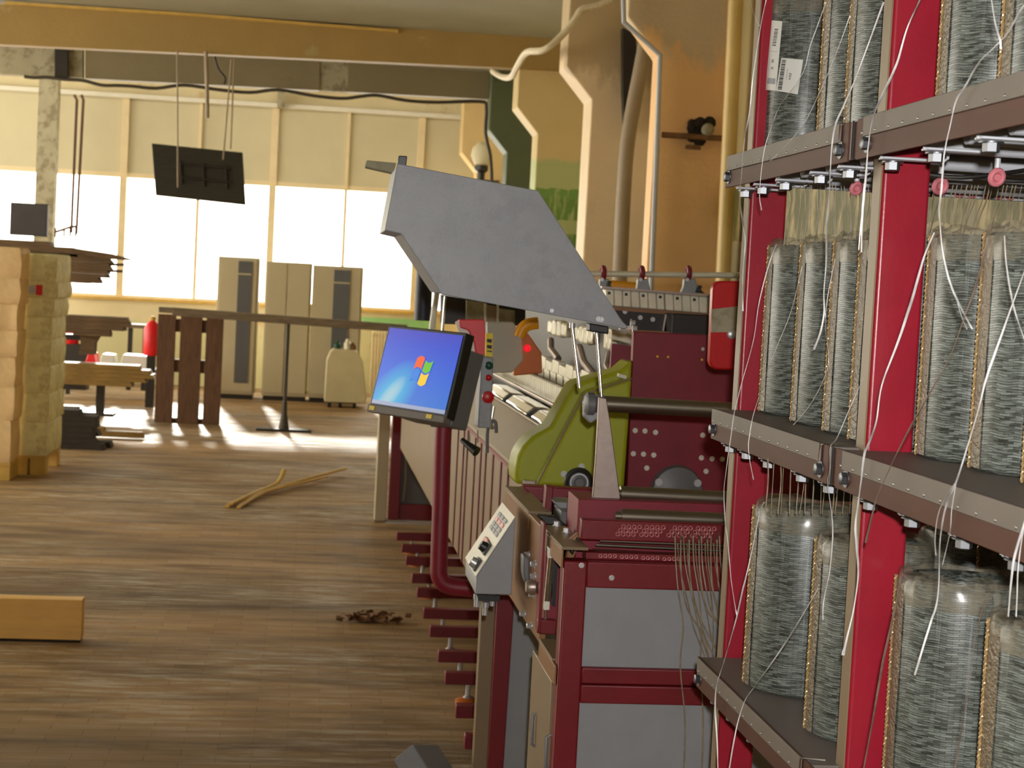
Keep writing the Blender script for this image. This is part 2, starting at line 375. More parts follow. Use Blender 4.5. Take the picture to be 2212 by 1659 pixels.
# pillars with corbels along the right wall
CXL, CXR = 2.3, 2.85
for Y, m, lab in [(11.26, m_c1, 'orange painted pillar with gray flaking plaster at its top'), (13.96, m_c2, 'pinkish beige stained pillar behind the slanting gray pipe'),
                  (17.29, m_c3, 'cream pillar with green paint on its lower half'), (19.97, m_c4, 'dark green pillar standing in shade'), (23.6, m_c5, 'cream pillar next to the windows')]:
    pts = [(CXL, Y, 0), (CXL, Y, 3.27), (CXL - .23, Y, 3.53), (CXL - .23, Y, 4.24), (CXR, Y, 4.24), (CXR, Y, 0)]
    o = MB().prism(pts, (0, .2 if Y < 12 else .42, 0)).build('concrete_pillar', m, loc=(CXL + .27, Y + .2, 0), bevel=.012, smooth=False)
    tag(o, lab, 'pillar', kind='structure')
p0 = PY(103, 300, 23.3)
tag(MB().box(p0.x - .125, p0.x + .125, 23.2, 23.45, 0, 4.75).build('concrete_pillar', m_conc, smooth=False), 'gray steel post in front of the windows at the left', 'pillar', kind='structure')
def beam(px, Y, d, m, lab):
    o = MB().prism(poly(px, Y), (0, d, 0)).build('ceiling_beam', m, smooth=False); tag(o, lab, 'beam', kind='structure')
beam([(-400, 77), (1215, 152), (1215, 82), (-400, -16)], 17.2, .16, m_beam, 'ochre painted ceiling beam running to the pillars')
beam([(10, 2), (430, 29), (860, 64), (860, 70), (430, 36), (10, 9)], 17.16, .03, m_strip, 'pale flaking edge along the top of the ochre beam')
beam([(-400, 140), (178, 168), (178, 60), (-400, 30)], 20.2, .18, m_conc, 'light gray end of the rear ceiling beam')
beam([(184, 169), (690, 195), (690, 90), (184, 60)], 20.2, .18, m_beamg, 'dark shaded stretch of the rear ceiling beam')
beam([(690, 195), (752, 198), (752, 90), (690, 90)], 20.22, .15, m_conc, 'patched joint in the rear ceiling beam')
beam([(752, 198), (1112, 217), (1112, 110), (752, 90)], 20.2, .18, m_beamg, 'drab gray right stretch of the rear ceiling beam')
beam([(118, 97), (146, 99), (146, 168), (118, 166)], 20.1, .3, m_blacksteel, 'dark short hanger under the ochre beam')
beam([(600, 195), (616, 196), (615, 232), (599, 231)], 24.2, .2, m_conc, 'short concrete stub above the white ledge')

# pipes and fittings on the pillars
def pipe(name, pts, r, m, lab, cat, n=16):
    return tag(MB().tube(pts, r, n).build(name, m), lab, cat)
pipe('vertical_pipe', [PY(1592, -60, 10.9), PY(1561, 620, 10.9), PY(1535, 1150, 10.9)], .05, m_pipe, 'cream painted vertical pipe beside the orange pillar', 'pipe')
pipe('slanted_pipe', smooth_path([PY(1400, 60, 13.5), PY(1386, 140, 13.5), PY(1358, 290, 13.5), PY(1347, 420, 13.5), PY(1338, 620, 13.5), PY(1330, 800, 13.5)]), .062, m_gpipe, 'gray brown slanting pipe in front of the pinkish pillar', 'pipe')
pipe('conduit', [PY(1346, -40, 11.2), PY(1348, 48, 11.2), PY(1426, 119, 11.2), PY(1418, 340, 11.2), PY(1406, 640, 11.2)], .018, m_tube, 'thin gray conduit following the edge of the orange pillar', 'conduit', 8)
o = MB().prism(poly([(1346, 60), (1374, 75), (1376, 150), (1350, 282), (1346, 200)], 13.8), (0, .1, 0)).build('dark_opening_sheet', m_blacksteel); tag(o, 'dark opening beside the slanting gray pipe, drawn as a brown sheet', 'opening')  # brown sheet standing in for a dark opening
b = empty('burnt_wall_bracket', PY(1500, 300, 11.2), 'scorched metal bracket across the orange pillar', 'bracket')
MB().tube([PY(1430, 291, 11.2), PY(1560, 299, 11.2), PY(1604, 305, 11.2)], .02, 10).build('rail', m_rust, b)
mb = MB()
for k in range(16): c = PY(1512 + R.uniform(-20, 22), 285 + R.uniform(-22, 24), 11.24); mb.lathe(c, (0, -1, 0), [(R.uniform(.02, .05), 0), (R.uniform(.008, .02), R.uniform(.01, .03))], 9)
mb.build('burnt_socket', m_soot, b)
MB().lathe(PY(1527, 281, 11.22), (0, -1, 0), [(.04, 0), (.045, .03), (.02, .06)], 14).build('insulator', m_conc, b)
MB().obox(PY(1497, 318, 11.22), (.05, 0, 0), (0, .02, 0), (0, 0, .014)).build('clamp', m_rust, b)

c1 = [(155, 490), (220, 497), (300, 495), (420, 508), (530, 515), (650, 545), (750, 547), (850, 552), (1000, 565), (1180, 545), (1400, 575), (1600, 592), (1780, 575), (2000, 612), (2190, 630)]
c2 = [(110, 618), (220, 610), (400, 642), (600, 655), (880, 650), (920, 690), (915, 850), (945, 1000), (955, 1160), (955, 1400)]
pipe('power_cable', smooth_path([PY(x / 2.962, y / 2.962, 20.05) for x, y in c1] + [PY(740 + x / 2.962, y / 2.962, 20.05) for x, y in c2]), .02, m_dcable, 'dark cable sagging along the rear beam and down by the windows', 'cable', 8)
hs = [(960, 455), (1020, 492), (1080, 490), (1120, 420), (1180, 335), (1290, 320), (1400, 230), (1490, 120), (1530, 60), (1620, 40), (1690, 12), (1722, -2)]
pipe('loose_hose', smooth_path([PY(740 + x / 2.962, y / 2.962, 16.9 - 3.15 * min(1, i / 4.5)) for i, (x, y) in enumerate(hs)]), .03, m_hose, 'pale twisted hose draped across the end of the ochre beam', 'hose', 8)

g = empty('globe_lamp', PY(1040, 385, 22.6), 'dull globe lamp with black neck above the gray hood', 'lamp')
MB().lathe(PY(1040, 360, 22.6), (0, 0, 1), [(.02, 0), (.1, .03), (.15, .14), (.13, .25), (.06, .32), (.01, .34)], 20).build('globe', m_panel, g)
MB().lathe(PY(1039, 384, 22.6), (0, 0, 1), [(.05, -.1), (.05, .06), (.09, .1), (.09, .16)], 14).build('neck', m_black, g)
MB().tube([PY(1039, 390, 22.6), PY(1060, 392, 22.8), PY(1075, 392, 23.6)], .02, 8).build('arm', m_black, g)

# hanging board
hb = empty('hanging_board', PY(430, 380, 16.9), 'dark tilted board hanging on wires in front of the windows', 'board')
q = poly([(325, 307), (523, 327), (531, 441), (336, 420)], 17.0)
q[0].y += .14; q[1].y += .14
nrm = (q[1] - q[0]).cross(q[3] - q[0]).normalized()
if nrm.y < 0: nrm = -nrm
MB().prism(q, nrm * .04).build('panel', m_dboard, hb, bevel=.004)
rb = MB()
for y in (.35, .62): A = q[0].lerp(q[3], y); B = q[1].lerp(q[2], y); rb.tube([A.lerp(B, .3) - nrm * .012, A.lerp(B, .85) - nrm * .012], .012, 6)
for t in (.3, .55, .8): A = q[0].lerp(q[1], t); B = q[3].lerp(q[2], t); rb.tube([A.lerp(B, .3) - nrm * .01, A.lerp(B, .75) - nrm * .01], .012, 6)
rb.build('rear_frame', m_blacksteel, hb)
for t in ([(383, 108), (384, 405)], [(506, 126), (498, 322)], [(500, 128), (482, 345)]):
    MB().tube([PY(*t[0], 16.95), PY(*t[1], 16.95)], .008, 6).build('wire', m_gpipe, hb)
pipe('dangling_rod', [PY(445, 112, 17.15), PY(447, 180, 17.15), PY(448, 255, 17.15)], .02, m_gpipe, 'short rod dangling above the dark hanging board', 'rod', 8)
pipe('hook_cord', smooth_path([PY(463, 122, 17.15), PY(472, 150, 17.15), PY(486, 168, 17.15), PY(484, 182, 17.15)]), .012, m_dcable, 'curled dark cord under the ochre beam', 'cord', 8)
for t, lab in (([(160, 205), (166, 216), (154, 503)], 'left one of two brown hoist ropes over the planks'), ([(176, 205), (180, 216), (165, 506)], 'right one of two brown hoist ropes over the planks')):
    pipe('hoist_rope', [PY(x, y, 20.9) for x, y in t], .017, m_ropem, lab, 'rope', 6)
hk = MB().tube([PY(118, 502, 20.3), PY(150, 491, 20.3), PY(164, 489, 20.3)], .015, 6)
for x in (120, 139, 152, 164): hk.tube([PY(x, 492, 20.3), PY(x - 1, 512, 20.3)], .012, 6)
tag(hk.build('lifting_frame', m_ropem), 'small brown wire frame on top of the planks', 'frame')

# ------------------------------------------------------------------ stacks at the left
def bale_stack(px0, px1, ys, Y, m, lab, grp, dx, dp=.8):
    for k in range(len(ys) - 1):
        yt, yb = ys[k], ys[k + 1]; sh = -(yt - ys[0]) * .05
        a = PY(px0 + sh + R.uniform(-1, 1), yb, Y); b = PY(px1 + sh + dx[k % len(dx)], yt, Y)
        x0, x1, z0, z1 = a.x, b.x, a.z, b.z
        mb = MB(); nx, ny = 10, 8; rows = []
        for i, (zz, ins) in enumerate([(0, .014), (.07, .003), (.5, 0), (.93, .003), (1, .015)]):
            ring = []
            pts = [(u / nx, 0) for u in range(nx)] + [(1, u / ny) for u in range(ny)] + [(1 - u / nx, 1) for u in range(nx)] + [(0, 1 - u / ny) for u in range(ny)]
            for u, v in pts: ring.append(V((x0 + ins + u * (x1 - x0 - 2 * ins) + R.uniform(-.006, .006), Y + ins + v * (dp - 2 * ins) + R.uniform(-.006, .006), z0 + .002 + zz * (z1 - z0 - .006) + R.uniform(-.004, .004) * (0 < i < 4))))
            rows.append(ring)
        n = len(rows[0]); vs = [p for r in rows for p in r]
        mb.add(vs, [(i * n + j, i * n + (j + 1) % n, (i + 1) * n + (j + 1) % n, (i + 1) * n + j) for i in range(4) for j in range(n)] + [list(range(n))[::-1], list(range(4 * n, 5 * n))])
        tag(mb.build('wrapped_bale', m), lab[k], 'bale', grp)
pos = ['topmost', 'second from top', 'third from top', 'fourth from top', 'fifth from top', 'sixth from top', 'seventh from top', 'lowest']
bale_stack(-75, 46, [534, 600, 655, 712, 770, 835, 905, 1000], 12.9, m_bale2, ['orange tan bale at the left edge, %s of its stack' % p for p in pos[:6] + pos[7:]], 'orange tan bales at the left edge', [0, 2, -2, 1], .38)
bale_stack(49, 122, [548, 609, 642, 684, 733, 790, 850, 912, 985], 13.3, m_bale, ['greenish tan bale beside the planks, %s of its stack' % p for p in pos], 'greenish tan bales beside the planks', [2, 7, 0, -3, -1, 0, 1, 0])
for (a, b, yt, yb, Y, lab) in ((-100, 22, 1000, 1044, 12.9, 'pale pallet under the orange tan bale stack'), (24, 99, 985, 1032, 13.3, 'pale pallet under the greenish tan bale stack')):
    A = PY(a, yb, Y); B = PY(b, yt, Y); e = empty('pallet', ((A.x + B.x) / 2, Y + .4, 0), lab, 'pallet')
    dpp = .38 if Y < 13 else .8; MB().box(A.x, B.x, Y, Y + dpp, B.z - .025, B.z - .002).build('deck', m_strip, e)
    for x in (A.x, B.x - .12):
        for y in (Y + .005, Y + dpp - .16): MB().box(x, x + .12, y, y + .14, 0, B.z - .025).build('block', m_strip, e, bevel=.004)
tag(MB().prism(poly([(78, 615), (92, 616), (91, 638), (77, 637)], 13.28), (0, .004, 0)).build('bale_tag', m_redfar), 'small red tag on the greenish tan bales', 'tag')
tag(MB().prism(poly([(50, 616), (76, 617), (75, 634), (49, 633)], 13.28), (0, .004, 0)).build('bale_label', m_tube), 'pale gray label on the greenish tan bales', 'label')

# plank rack
pr = empty('plank_rack', PY(140, 885, 19.5), 'dark steel rack carrying old planks at the left', 'rack')
pr_loc = WL[pr.name]
for x, Y, z1 in ((pr_loc.x, 19.0, 1.72), (pr_loc.x + .45, 19.0, .5)):
    MB().box(x - .045, x + .045, Y - .03, Y + .06, 0, z1).build('post', m_blacksteel, pr, bevel=.004)
    MB().box(x - .16, x + .16, Y - .12, Y + .16, 0, .03).build('foot', m_blacksteel, pr)
for z in (1.49, .86, .31): MB().box(pr_loc.x - 1.0, pr_loc.x + .3, 18.86, 19.06, z - .03, z + .03).build('arm', m_blacksteel, pr)
def planks(rows, Y, m, name, lab, grp, depth=.16, nd=2):
    for (y0, y1, xa, xb) in rows:
        for d in range(nd):
            YY = Y + d * (depth + .01); A = PY(xa + R.uniform(-4, 4), y1, Y); B = PY(xb + R.uniform(-9, 5) - d * 4, y0, Y)
            h = PY(xa, y0, Y).z - PY(xa, y1, Y).z - .0002
            o = MB().prism([(A.x, YY, A.z), (B.x, YY, A.z), (B.x - R.uniform(0, .03), YY, A.z + h), (A.x, YY, A.z + h)], (0, depth, 0)).build(name, m, bevel=.003, smooth=False)
            tag(o, lab, 'plank', grp)
planks([(512, 522, -80, 120), (522, 533, -80, 160), (533, 543, -80, 166)], 18.5, m_wood, 'plank', 'old dark plank on the top level of the plank rack', 'planks on the top rack level')
planks([(543, 552, 60, 235), (552, 560, 60, 243), (560, 568, 60, 242), (568, 576, 60, 241), (576, 584, 60, 243), (584, 592, 60, 236), (592, 600, 70, 222), (600, 606, 80, 219)], 18.5, m_wood, 'plank', 'old dark plank on the top level of the plank rack', 'planks on the top rack level')
o = MB().prism(poly([(160, 536), (240, 548), (298, 564), (240, 560), (160, 548)], 18.45), (0, .12, 0)).build('plank', m_wood, smooth=False); tag(o, 'pointed dark plank sticking out over the others on the rack', 'plank')
for y, xb in ((571, 268), (585, 265)): tag(MB().tube([PY(220, y, 18.6), PY(xb, y + 1, 18.6)], .014, 6).build('stick', m_wood), 'thin stick poking out of the plank stack', 'stick', 'thin sticks between the planks')
planks([(679, 689, 110, 286), (689, 699, 110, 282), (699, 708, 110, 272), (708, 716, 110, 246), (716, 724, 160, 236)], 18.6, m_wood, 'plank', 'old dark plank on the middle level of the plank rack', 'planks on the middle rack level')
planks([(782, 791, 105, 300), (791, 800, 100, 330), (800, 809, 100, 342), (809, 818, 105, 318), (818, 828, 100, 292)], 18.4, m_woody, 'plank', 'yellowish plank on the low level of the plank rack', 'planks on the low rack level')
tag(MB().prism(poly([(172, 722), (216, 722), (204, 742), (203, 766), (170, 766), (174, 745)], 18.7), (0, .25, 0)).build('wood_block', m_wood), 'dark wooden block between two rack levels', 'block')
planks([(884, 896, 108, 170), (896, 908, 105, 205), (908, 920, 105, 206), (920, 932, 105, 208), (932, 944, 105, 210), (944, 956, 105, 205), (956, 973, 104, 236)], 15.3, m_blk, 'timber', 'blackened timber in the pile on the floor', 'black timbers piled on the floor', .22)
planks([(922, 932, 206, 236), (930, 943, 208, 312)], 16.4, m_woody, 'plank', 'yellowish plank on the floor beside the black timbers', 'yellow planks on the floor', .1, 1)
A = PY(20, 507, 18.6); B = PY(103, 441, 18.6)
tag(MB().box(A.x, B.x, 18.6, 18.72, A.z, B.z).build('slate_box', m_slate, bevel=.01), 'dark slate colored box on top of the planks', 'box')

# things further back
def lathe_thing(name, px, Y, prof, m, lab, cat): return tag(MB().lathe(PY(*px, Y), (0, 0, 1), prof, 20).build(name, m), lab, cat)
tb = empty('work_table', (PY(250, 790, 21.5).x, 21.5, 0), 'low work table with white sheets behind the planks', 'table')
A = PY(120, 790, 21.3); B = PY(335, 792, 21.3); zt = A.z
MB().box(A.x, B.x, 21.3, 22.0, zt - .05, zt).build('tabletop', m_woodg, tb)
for x in (A.x + .05, B.x - .1):
    for y in (21.33, 21.9): MB().box(x, x + .05, y, y + .05, 0, zt - .05).build('leg', m_blacksteel, tb)
for i, (x0, x1, m, lab) in enumerate(((180, 208, m_redfar, 'red cloth on the low work table'), (210, 250, m_paper, 'white sheet stack on the left of the work table'), (255, 330, m_paper, 'wide white sheet stack on the right of the work table'))):
    A = PY(x0, 786, 21.3); B = PY(x1, 765 + i * 3, 21.3)
    tag(MB().prism([(A.x, 21.35, zt + .001), (B.x, 21.35, zt + .001), (B.x - .03, 21.35, B.z), (A.x + .05, 21.35, B.z + .01)], (0, .4, 0)).build('cloth' if i == 0 else 'sheet_stack', m, bevel=.01), lab, 'cloth' if i == 0 else 'paper')
bt = empty('work_bench', (PY(200, 700, 23.2).x, 23.2, 0), 'dim bench along the window wall behind the rack', 'bench')
A = PY(125, 692, 23.2); B = PY(335, 705, 23.2)
MB().box(A.x, B.x, 23.0, 23.6, A.z - .05, A.z).build('benchtop', m_woodg, bt)
for x in (A.x + .1, (A.x + B.x) / 2 + .3, B.x - .15): MB().box(x, x + .06, 23.1, 23.16, 0, A.z - .05).build('leg', m_blacksteel, bt)
zb = A.z
A = PY(129, 741, 22.9); B = PY(176, 718, 22.9)
bk = empty('red_bucket', ((A.x + B.x) / 2, 22.9, A.z), 'bright red bucket behind the plank rack post', 'bucket')
rr = (B.x - A.x) / 2; MB().lathe(((A.x + B.x) / 2, 22.9, A.z), (0, 0, 1), [(rr * .75, 0), (rr, B.z - A.z), (rr * .93, B.z - A.z), (rr * .7, .02)], 22).build('pail', m_redfar, bk)
MB().box((A.x + B.x) / 2 - .25, (A.x + B.x) / 2 + .25, 22.75, 23.05, 0, A.z).build('stool', m_blacksteel, bk)
ex = empty('red_cylinder', PY(325, 765, 20.4), 'red canister peeking out behind the standing pallet', 'canister')
p = PY(327, 768, 20.4); p = V((p.x, 20.4, 0)); zt2 = PY(327, 692, 20.4).z
zb2 = PY(327, 768, 20.4).z; MB().lathe(p, (0, 0, 1), [(.09, zb2), (.1, zb2 + .02), (.1, zt2 - .1), (.06, zt2 - .03), (.03, zt2)], 18).build('cylinder', m_redfar, ex); MB().box(p.x - .05, p.x + .05, 20.35, 20.45, 0, zb2).build('stand', m_blacksteel, ex)
MB().lathe(p + V((0, 0, zt2)), (0, 0, 1), [(.03, 0), (.04, .03), (.02, .05)], 12).build('valve', m_strip, ex)
# standing pallet
sp = empty('standing_pallet', PZ(400, 914, 0), 'dark wooden pallet standing upright on its end', 'pallet')
for (xa, xb) in ((342, 381), (391, 438), (447, 484)):
    A = PY(xa, 678, 18.4); B = PY(xb, 678, 18.4); MB().box(A.x, B.x, 18.4, 18.43, .0, A.z).build('board', m_palw, sp, bevel=.003)
A = PY(343, 678, 18.4); B = PY(483, 684, 18.4)
for z in (.2, .62, 1.06): MB().box(A.x + .02, B.x - .02, 18.43, 18.53, z - .07 if z > .3 else .0, z + .07 if z > .3 else .05).build('stringer', m_palw, sp)
for (xa, xb) in ((350, 376), (400, 430), (452, 478)):
    a2 = PY(xa, 678, 18.4); b2 = PY(xb, 678, 18.4); MB().box(a2.x, b2.x, 18.53, 18.55, 0, A.z - .01).build('rear_board', m_palw, sp)
# long board on the stand
bm = [PY(372, 664, 17.9), PY(880, 702, 17.9), PY(880, 719, 17.9), PY(372, 682, 17.9)]
tag(MB().prism(bm, (0, .12, 0)).build('long_board', m_woodg, bevel=.004, smooth=False), 'long gray board laid from the standing pallet to the stand', 'board')
tag(MB().prism(poly([(343, 663), (388, 666), (388, 678), (343, 675)], 18.38), (0, .18, 0)).build('short_board', m_woodg, smooth=False), 'short gray board on top of the standing pallet', 'board')
st = empty('floor_stand', PZ(612, 934, 0), 'thin green gray floor stand under the long board', 'stand')
x = WL[st.name].x; MB().tube([(x, 17.96, .02), (x, 17.96, PY(620, 700, 17.96).z)], .02, 10).build('pole', m_dcable, st)
MB().box(x - .29, x + .29, 17.86, 18.06, 0, .025).build('base', m_black, st); MB().lathe((x, 17.96, .02), (0, 0, 1), [(.06, 0), (.03, .16), (.025, .3)], 14).build('socket', m_dcable, st)
# switch cabinets
def cabinet(xa, xb, yt, lab, stripe=None, seams=()):
    A = PY(xa, yt, 22.3); B = PY(xb, yt, 22.3); e = empty('switch_cabinet', ((A.x + B.x) / 2, 22.6, 0), lab, 'cabinet', 'beige switch cabinets by the windows')
    MB().box(A.x, B.x, 22.3, 22.85, .06, A.z).build('body', m_cab, e, bevel=.008)
    MB().box(A.x + .02, B.x - .02, 22.33, 22.8, 0, .06).build('plinth', m_blacksteel, e)
    bs = [A.x + .02] + [A.x + (B.x - A.x) * s for s in seams] + [B.x - .02]
    for i in range(len(bs) - 1): MB().box(bs[i] + .006, bs[i + 1] - .006, 22.28, 22.3, .1, A.z - .03).build('door', m_cab, e, bevel=.004)
    if stripe:
        s0, s1 = A.x + (B.x - A.x) * stripe[0], A.x + (B.x - A.x) * stripe[1]
        MB().box(s0, s1, 22.262, 22.285, .22, A.z - .05).build('dark_window', m_cabd, e)
        MB().box(s0, s1, 22.255, 22.262, A.z - .23, A.z - .21).build('window_bar', m_cab, e)
cabinet(472, 561, 553, 'leftmost beige switch cabinet with a dark glass strip', (.5, .83))
cabinet(577, 676, 564, 'wide plain beige switch cabinet between two others', None, (.46,))
cabinet(677, 786, 572, 'right beige switch cabinet with a dark glass strip', (.42, .74))
wb = empty('wheeled_box', PZ(742, 878, 0), 'cream wheeled box with sloping shoulders before the cabinets', 'box')
MB().prism([(p.x, 21.5, max(p.z, .07)) for p in poly([(700, 872), (788, 878), (792, 862), (784, 782), (774, 762), (766, 757), (722, 754), (714, 760), (706, 778)], 21.5)], (0, .5, 0)).build('body', m_box, wb, bevel=.01)
for xx in (712, 735, 766):
    p = PY(xx, 872, 21.5); MB().lathe((p.x, 21.56, .035), (1, 0, 0), [(.035, -.02), (.035, .02)], 14).build('caster', m_black, wb)
for px, r, h, m, nm, lab, cat in (((728, 755), .045, .12, m_green, 'bottle', 'small green bottle on the cream wheeled box', 'bottle'), ((750, 756), .05, .14, m_wblock, 'jar', 'pale jar on the cream wheeled box', 'jar'), ((762, 757), .04, .1, m_rust, 'tin', 'brown tin at the right on the cream wheeled box', 'tin')):
    p = PY(*px, 21.7); lathe_thing(nm, (px[0], px[1]), 21.7, [(r, 0), (r, h * .6), (r * .5, h * .8), (r * .5, h)], m, lab, cat)
for x0, x1, lab in ((800, 862, 'pale ribbed radiator under the right hand window'),):
    A = PY(x0, 800, 24.2); B = PY(x1, 718, 24.2); e = empty('radiator', ((A.x + B.x) / 2, 24.25, 0), lab, 'radiator')
    for k in range(9): x = A.x + (B.x - A.x) * k / 9; MB().box(x, x + .035, 24.2, 24.32, .12, B.z).build('fin', m_cream, e, bevel=.008)
    MB().box(A.x, B.x, 24.24, 24.28, .16, .2).box(A.x, B.x, 24.24, 24.28, B.z - .08, B.z - .04).build('pipe', m_cream, e)
    for x in (A.x + .01, B.x - .05): MB().box(x, x + .03, 24.22, 24.3, 0, .13).build('foot', m_cream, e)

# floor clutter
A = PY(-80, 1384, 7.4); B = PY(178, 1297, 7.4)
nb = empty('pine_board', ((A.x + B.x) / 2, 7.45, 0), 'new pine board standing on edge at the left foreground', 'board')
MB().box(A.x, B.x, 7.4, 7.49, .012, B.z).build('board', m_newwood, nb, loc=(A.x, 7.4, 0), bevel=.003)
MB().box(A.x, B.x - .005, 7.41, 7.48, 0, .012).build('contact_shadow', m_blk, nb)  # dark strip drawn as the contact shadow beneath the board
for pts, lab, r in (([(490, 1094), (560, 1066), (650, 1038), (745, 1012)], 'long pale wood strip lying slanted on the floor', .022), ([(498, 1088), (560, 1060), (600, 1042), (614, 1014)], 'short pale wood strip with an upturned end on the floor', .02), ([(515, 1096), (570, 1064), (640, 1046), (705, 1030)], 'pale wood strip crossing under the long strip', .018)):
    P = smooth_path([PZ(x, y, .012 + .012 * i) for i, (x, y) in enumerate(pts)]) if 'short' not in lab else smooth_path([PZ(*pts[0], .03), PZ(*pts[1], .03), PZ(*pts[2], .04), PY(*pts[3], PZ(*pts[2], .04).y + .1)])
    tag(MB().tube(P, r, 8, flat=.45).build('wood_strip', m_strip), lab, 'wood strip')
lf = MB()
for k in range(70):
    p = PZ(R.gauss(800, 26), R.gauss(1340, 5), 0); s = R.uniform(.008, .028); an = R.uniform(0, 6.28); t = R.uniform(.1, .9)
    a = V((math.cos(an), math.sin(an), R.uniform(-.2, .2))) * s; b_ = V((-math.sin(an), math.cos(an), t)) * s * .6
    lf.obox(p + V((0, 0, .02)), a, b_, V((0, 0, .0015)))
tag(lf.build('dry_debris', m_leaf), 'small heap of dry brown debris on the floor', 'debris', kind='stuff')
fp = [PY(890, 1607, 4.75), PY(849, 1642, 4.75), PY(884, 1700, 4.75), PY(927, 1664, 4.75)]
fz = empty('foot_switch', (fp[0].x, 4.9, 0), 'gray metal foot box at the bottom edge of the photo', 'box')
MB().prism(fp, (.09, .16, -.045)).build('casing', m_grayp, fz, bevel=.004)
MB().tube([fp[2] + V((.05, .06, -.02)), V((fp[2].x + .05, 4.83, 0))], .035, 10).build('base', m_dgray, fz)

# ------------------------------------------------------------------ warp knitting machine
km = empty('knitting_machine', (.95, 4.2, 0), 'long red and beige warp knitting machine with lime green side guard', 'machine')
XS = .555; YF = 3.4
def kb(name, x0, x1, y0, y1, z0, z1, m, bevel=.004, parent=km): return MB().box(x0, x1, y0, y1, z0, z1).build(name, m, parent, bevel=bevel)
# end frame of square red tube with gray infill panels
kb('frame_post', XS, XS + .05, YF, YF + .05, 0.06, 1.09, m_redm)
kb('frame_post', 1.36, 1.41, YF, YF + .05, 0.06, 1.09, m_redm)
for z0, z1 in ((1.035, 1.09), (.832, .866), (.79, .8295), (.16, .21)): kb('frame_rail', XS + .05, 1.36, YF + .001, YF + .049, z0, z1, m_redm, .003)
kb('upper_panel', XS + .05, 1.36, YF + .012, YF + .03, .866, 1.035, m_grayp, .001)
kb('lower_panel', XS + .05, 1.36, YF + .012, YF + .03, .21, .79, m_grayp, .001)
for x in (XS + .01, 1.37): MB().lathe((x + .015, YF + .025, 0), (0, 0, 1), [(.04, 0), (.04, .015), (.012, .02), (.012, .07)], 14).build('frame_foot', m_black, km)
bolts('panel_screw', [PY(*q, YF) for q in ((1256, 1221), (1321, 1248))], (0, -1, 0), .004, .003, m_zinc, km)
# perforated yarn header with ceramic eyelets
hd = MB().prism(poly([(1257, 1122), (1700, 1138), (1700, 1182), (1254, 1166)], 3.46), (0, .03, 0)).build('yarn_header', m_redm, km, bevel=.003)
rows = [((865, 925, 985, 1045, 1125, 1185, 1245, 1310, 1440, 1500, 1560, 1615, 1700, 1760, 1820, 1880), 504, 530), ((830, 890, 945, 1005, 1095, 1155, 1215, 1275, 1405, 1465, 1525, 1580, 1665, 1725, 1785, 1845), 548, 572), ((800, 860, 918, 975, 1065, 1120, 1180, 1240, 1370, 1430, 1490, 1545, 1635, 1695, 1755, 1810), 590, 614)]
ey = []
for xs, ya, yb in rows:
    for x in xs:
        p = PY(1180 + x / 5.183, 1040 + (ya + (yb - ya) * (x - 800) / 1080) / 5.183, 3.458)
        MB().torus(p, (0, 1, 0), .0040, .0008, 14, 5).build('eyelet', m_ceramic, hd); ey.append(p)
kb('rod_recess', XS + .05, 1.7, YF + .16, YF + .3, 1.07, 1.2, m_reddark, .002)
kb('lower_header', XS + .05, 1.7, YF + .03, YF + .07, 1.09, 1.105, m_redm, .002)
for (xa, ya, xb, yb) in ((1287, 1177, 1700, 1196), (1280, 1188, 1700, 1211), (1296, 1168, 1700, 1184)):
    MB().tube([PY(xa, ya, 3.5), PY(xb, yb, 3.5)], .0034, 12).build('guide_rod', m_roll, km)
er = MB()
for gx in range(4):
    for k in range(4): p = PY(1297 + gx * 46 + k * 10.4, 1201 + gx * 2.2, 3.428); er.torus(p, (0, 1, 0), .0034, .001, 10, 5)
er.build('lower_eyelet_row', m_ceramic, km)
# draw rollers
for (xa, ya, xb, yb, r, Y) in ((1303, 872, 1700, 893, .0185, 3.75), (1338, 1066, 1700, 1084, .017, 3.62), (1340, 1115, 1700, 1130, .0165, 3.52)):
    A, B = PY(xa, ya, Y), PY(xb, yb, Y); d = (B - A).normalized(); L = (B - A).length
    MB().lathe(A, d, [(r * .6, -.012), (r * .6, 0), (r, .001), (r, L)], 28).build('draw_roller', m_roll, km)
plate('roller_recess', [(1300, 1075), (1700, 1088), (1700, 1135), (1300, 1130)], 3.78, .1, m_blacksteel, km)
cg = MB()
for k in range(14):
    a = PY(R.uniform(1360, 1550), R.uniform(1084, 1104), 3.76); cg.obox(a, (R.uniform(.004, .014), 0, R.uniform(-.003, .003)), (0, .004, 0), (0, 0, R.uniform(.001, .004)))
cg.build('yarn_guides', m_steel, km)
plate('guide_label', [(1414, 1092), (1432, 1092), (1432, 1099), (1414, 1099)], 3.75, .006, m_white, km)
# bearing collar and tapered bracket
MB().lathe(PY(1262, 872, 3.74), PY(1310, 874, 3.74) - PY(1262, 872, 3.74), [(.018, 0), (.026, .006), (.026, .022), (.02, .026), (.02, .045)], 20).build('roller_bearing', m_dgray, km)
MB().prism(poly([(1262, 868), (1282, 852), (1306, 856), (1306, 895), (1276, 915), (1262, 900)], 3.735), (0, .03, 0)).build('bearing_block', m_hood, km, bevel=.003)
MB().prism(poly([(1294, 858), (1310, 860), (1320, 920), (1346, 1118), (1341, 1126), (1277, 1116), (1287, 985)], 3.6), (0, .012, 0)).build('tapered_bracket', m_steel, km, bevel=.002)
MB().tube(smooth_path([PY(1276, 1121, 3.59), PY(1277, 1136, 3.59), PY(1310, 1137, 3.59), PY(1334, 1137, 3.59), PY(1341, 1128, 3.59), PY(1342, 1112, 3.59)]), .0038, 8).build('bent_rod', m_chrome, km)
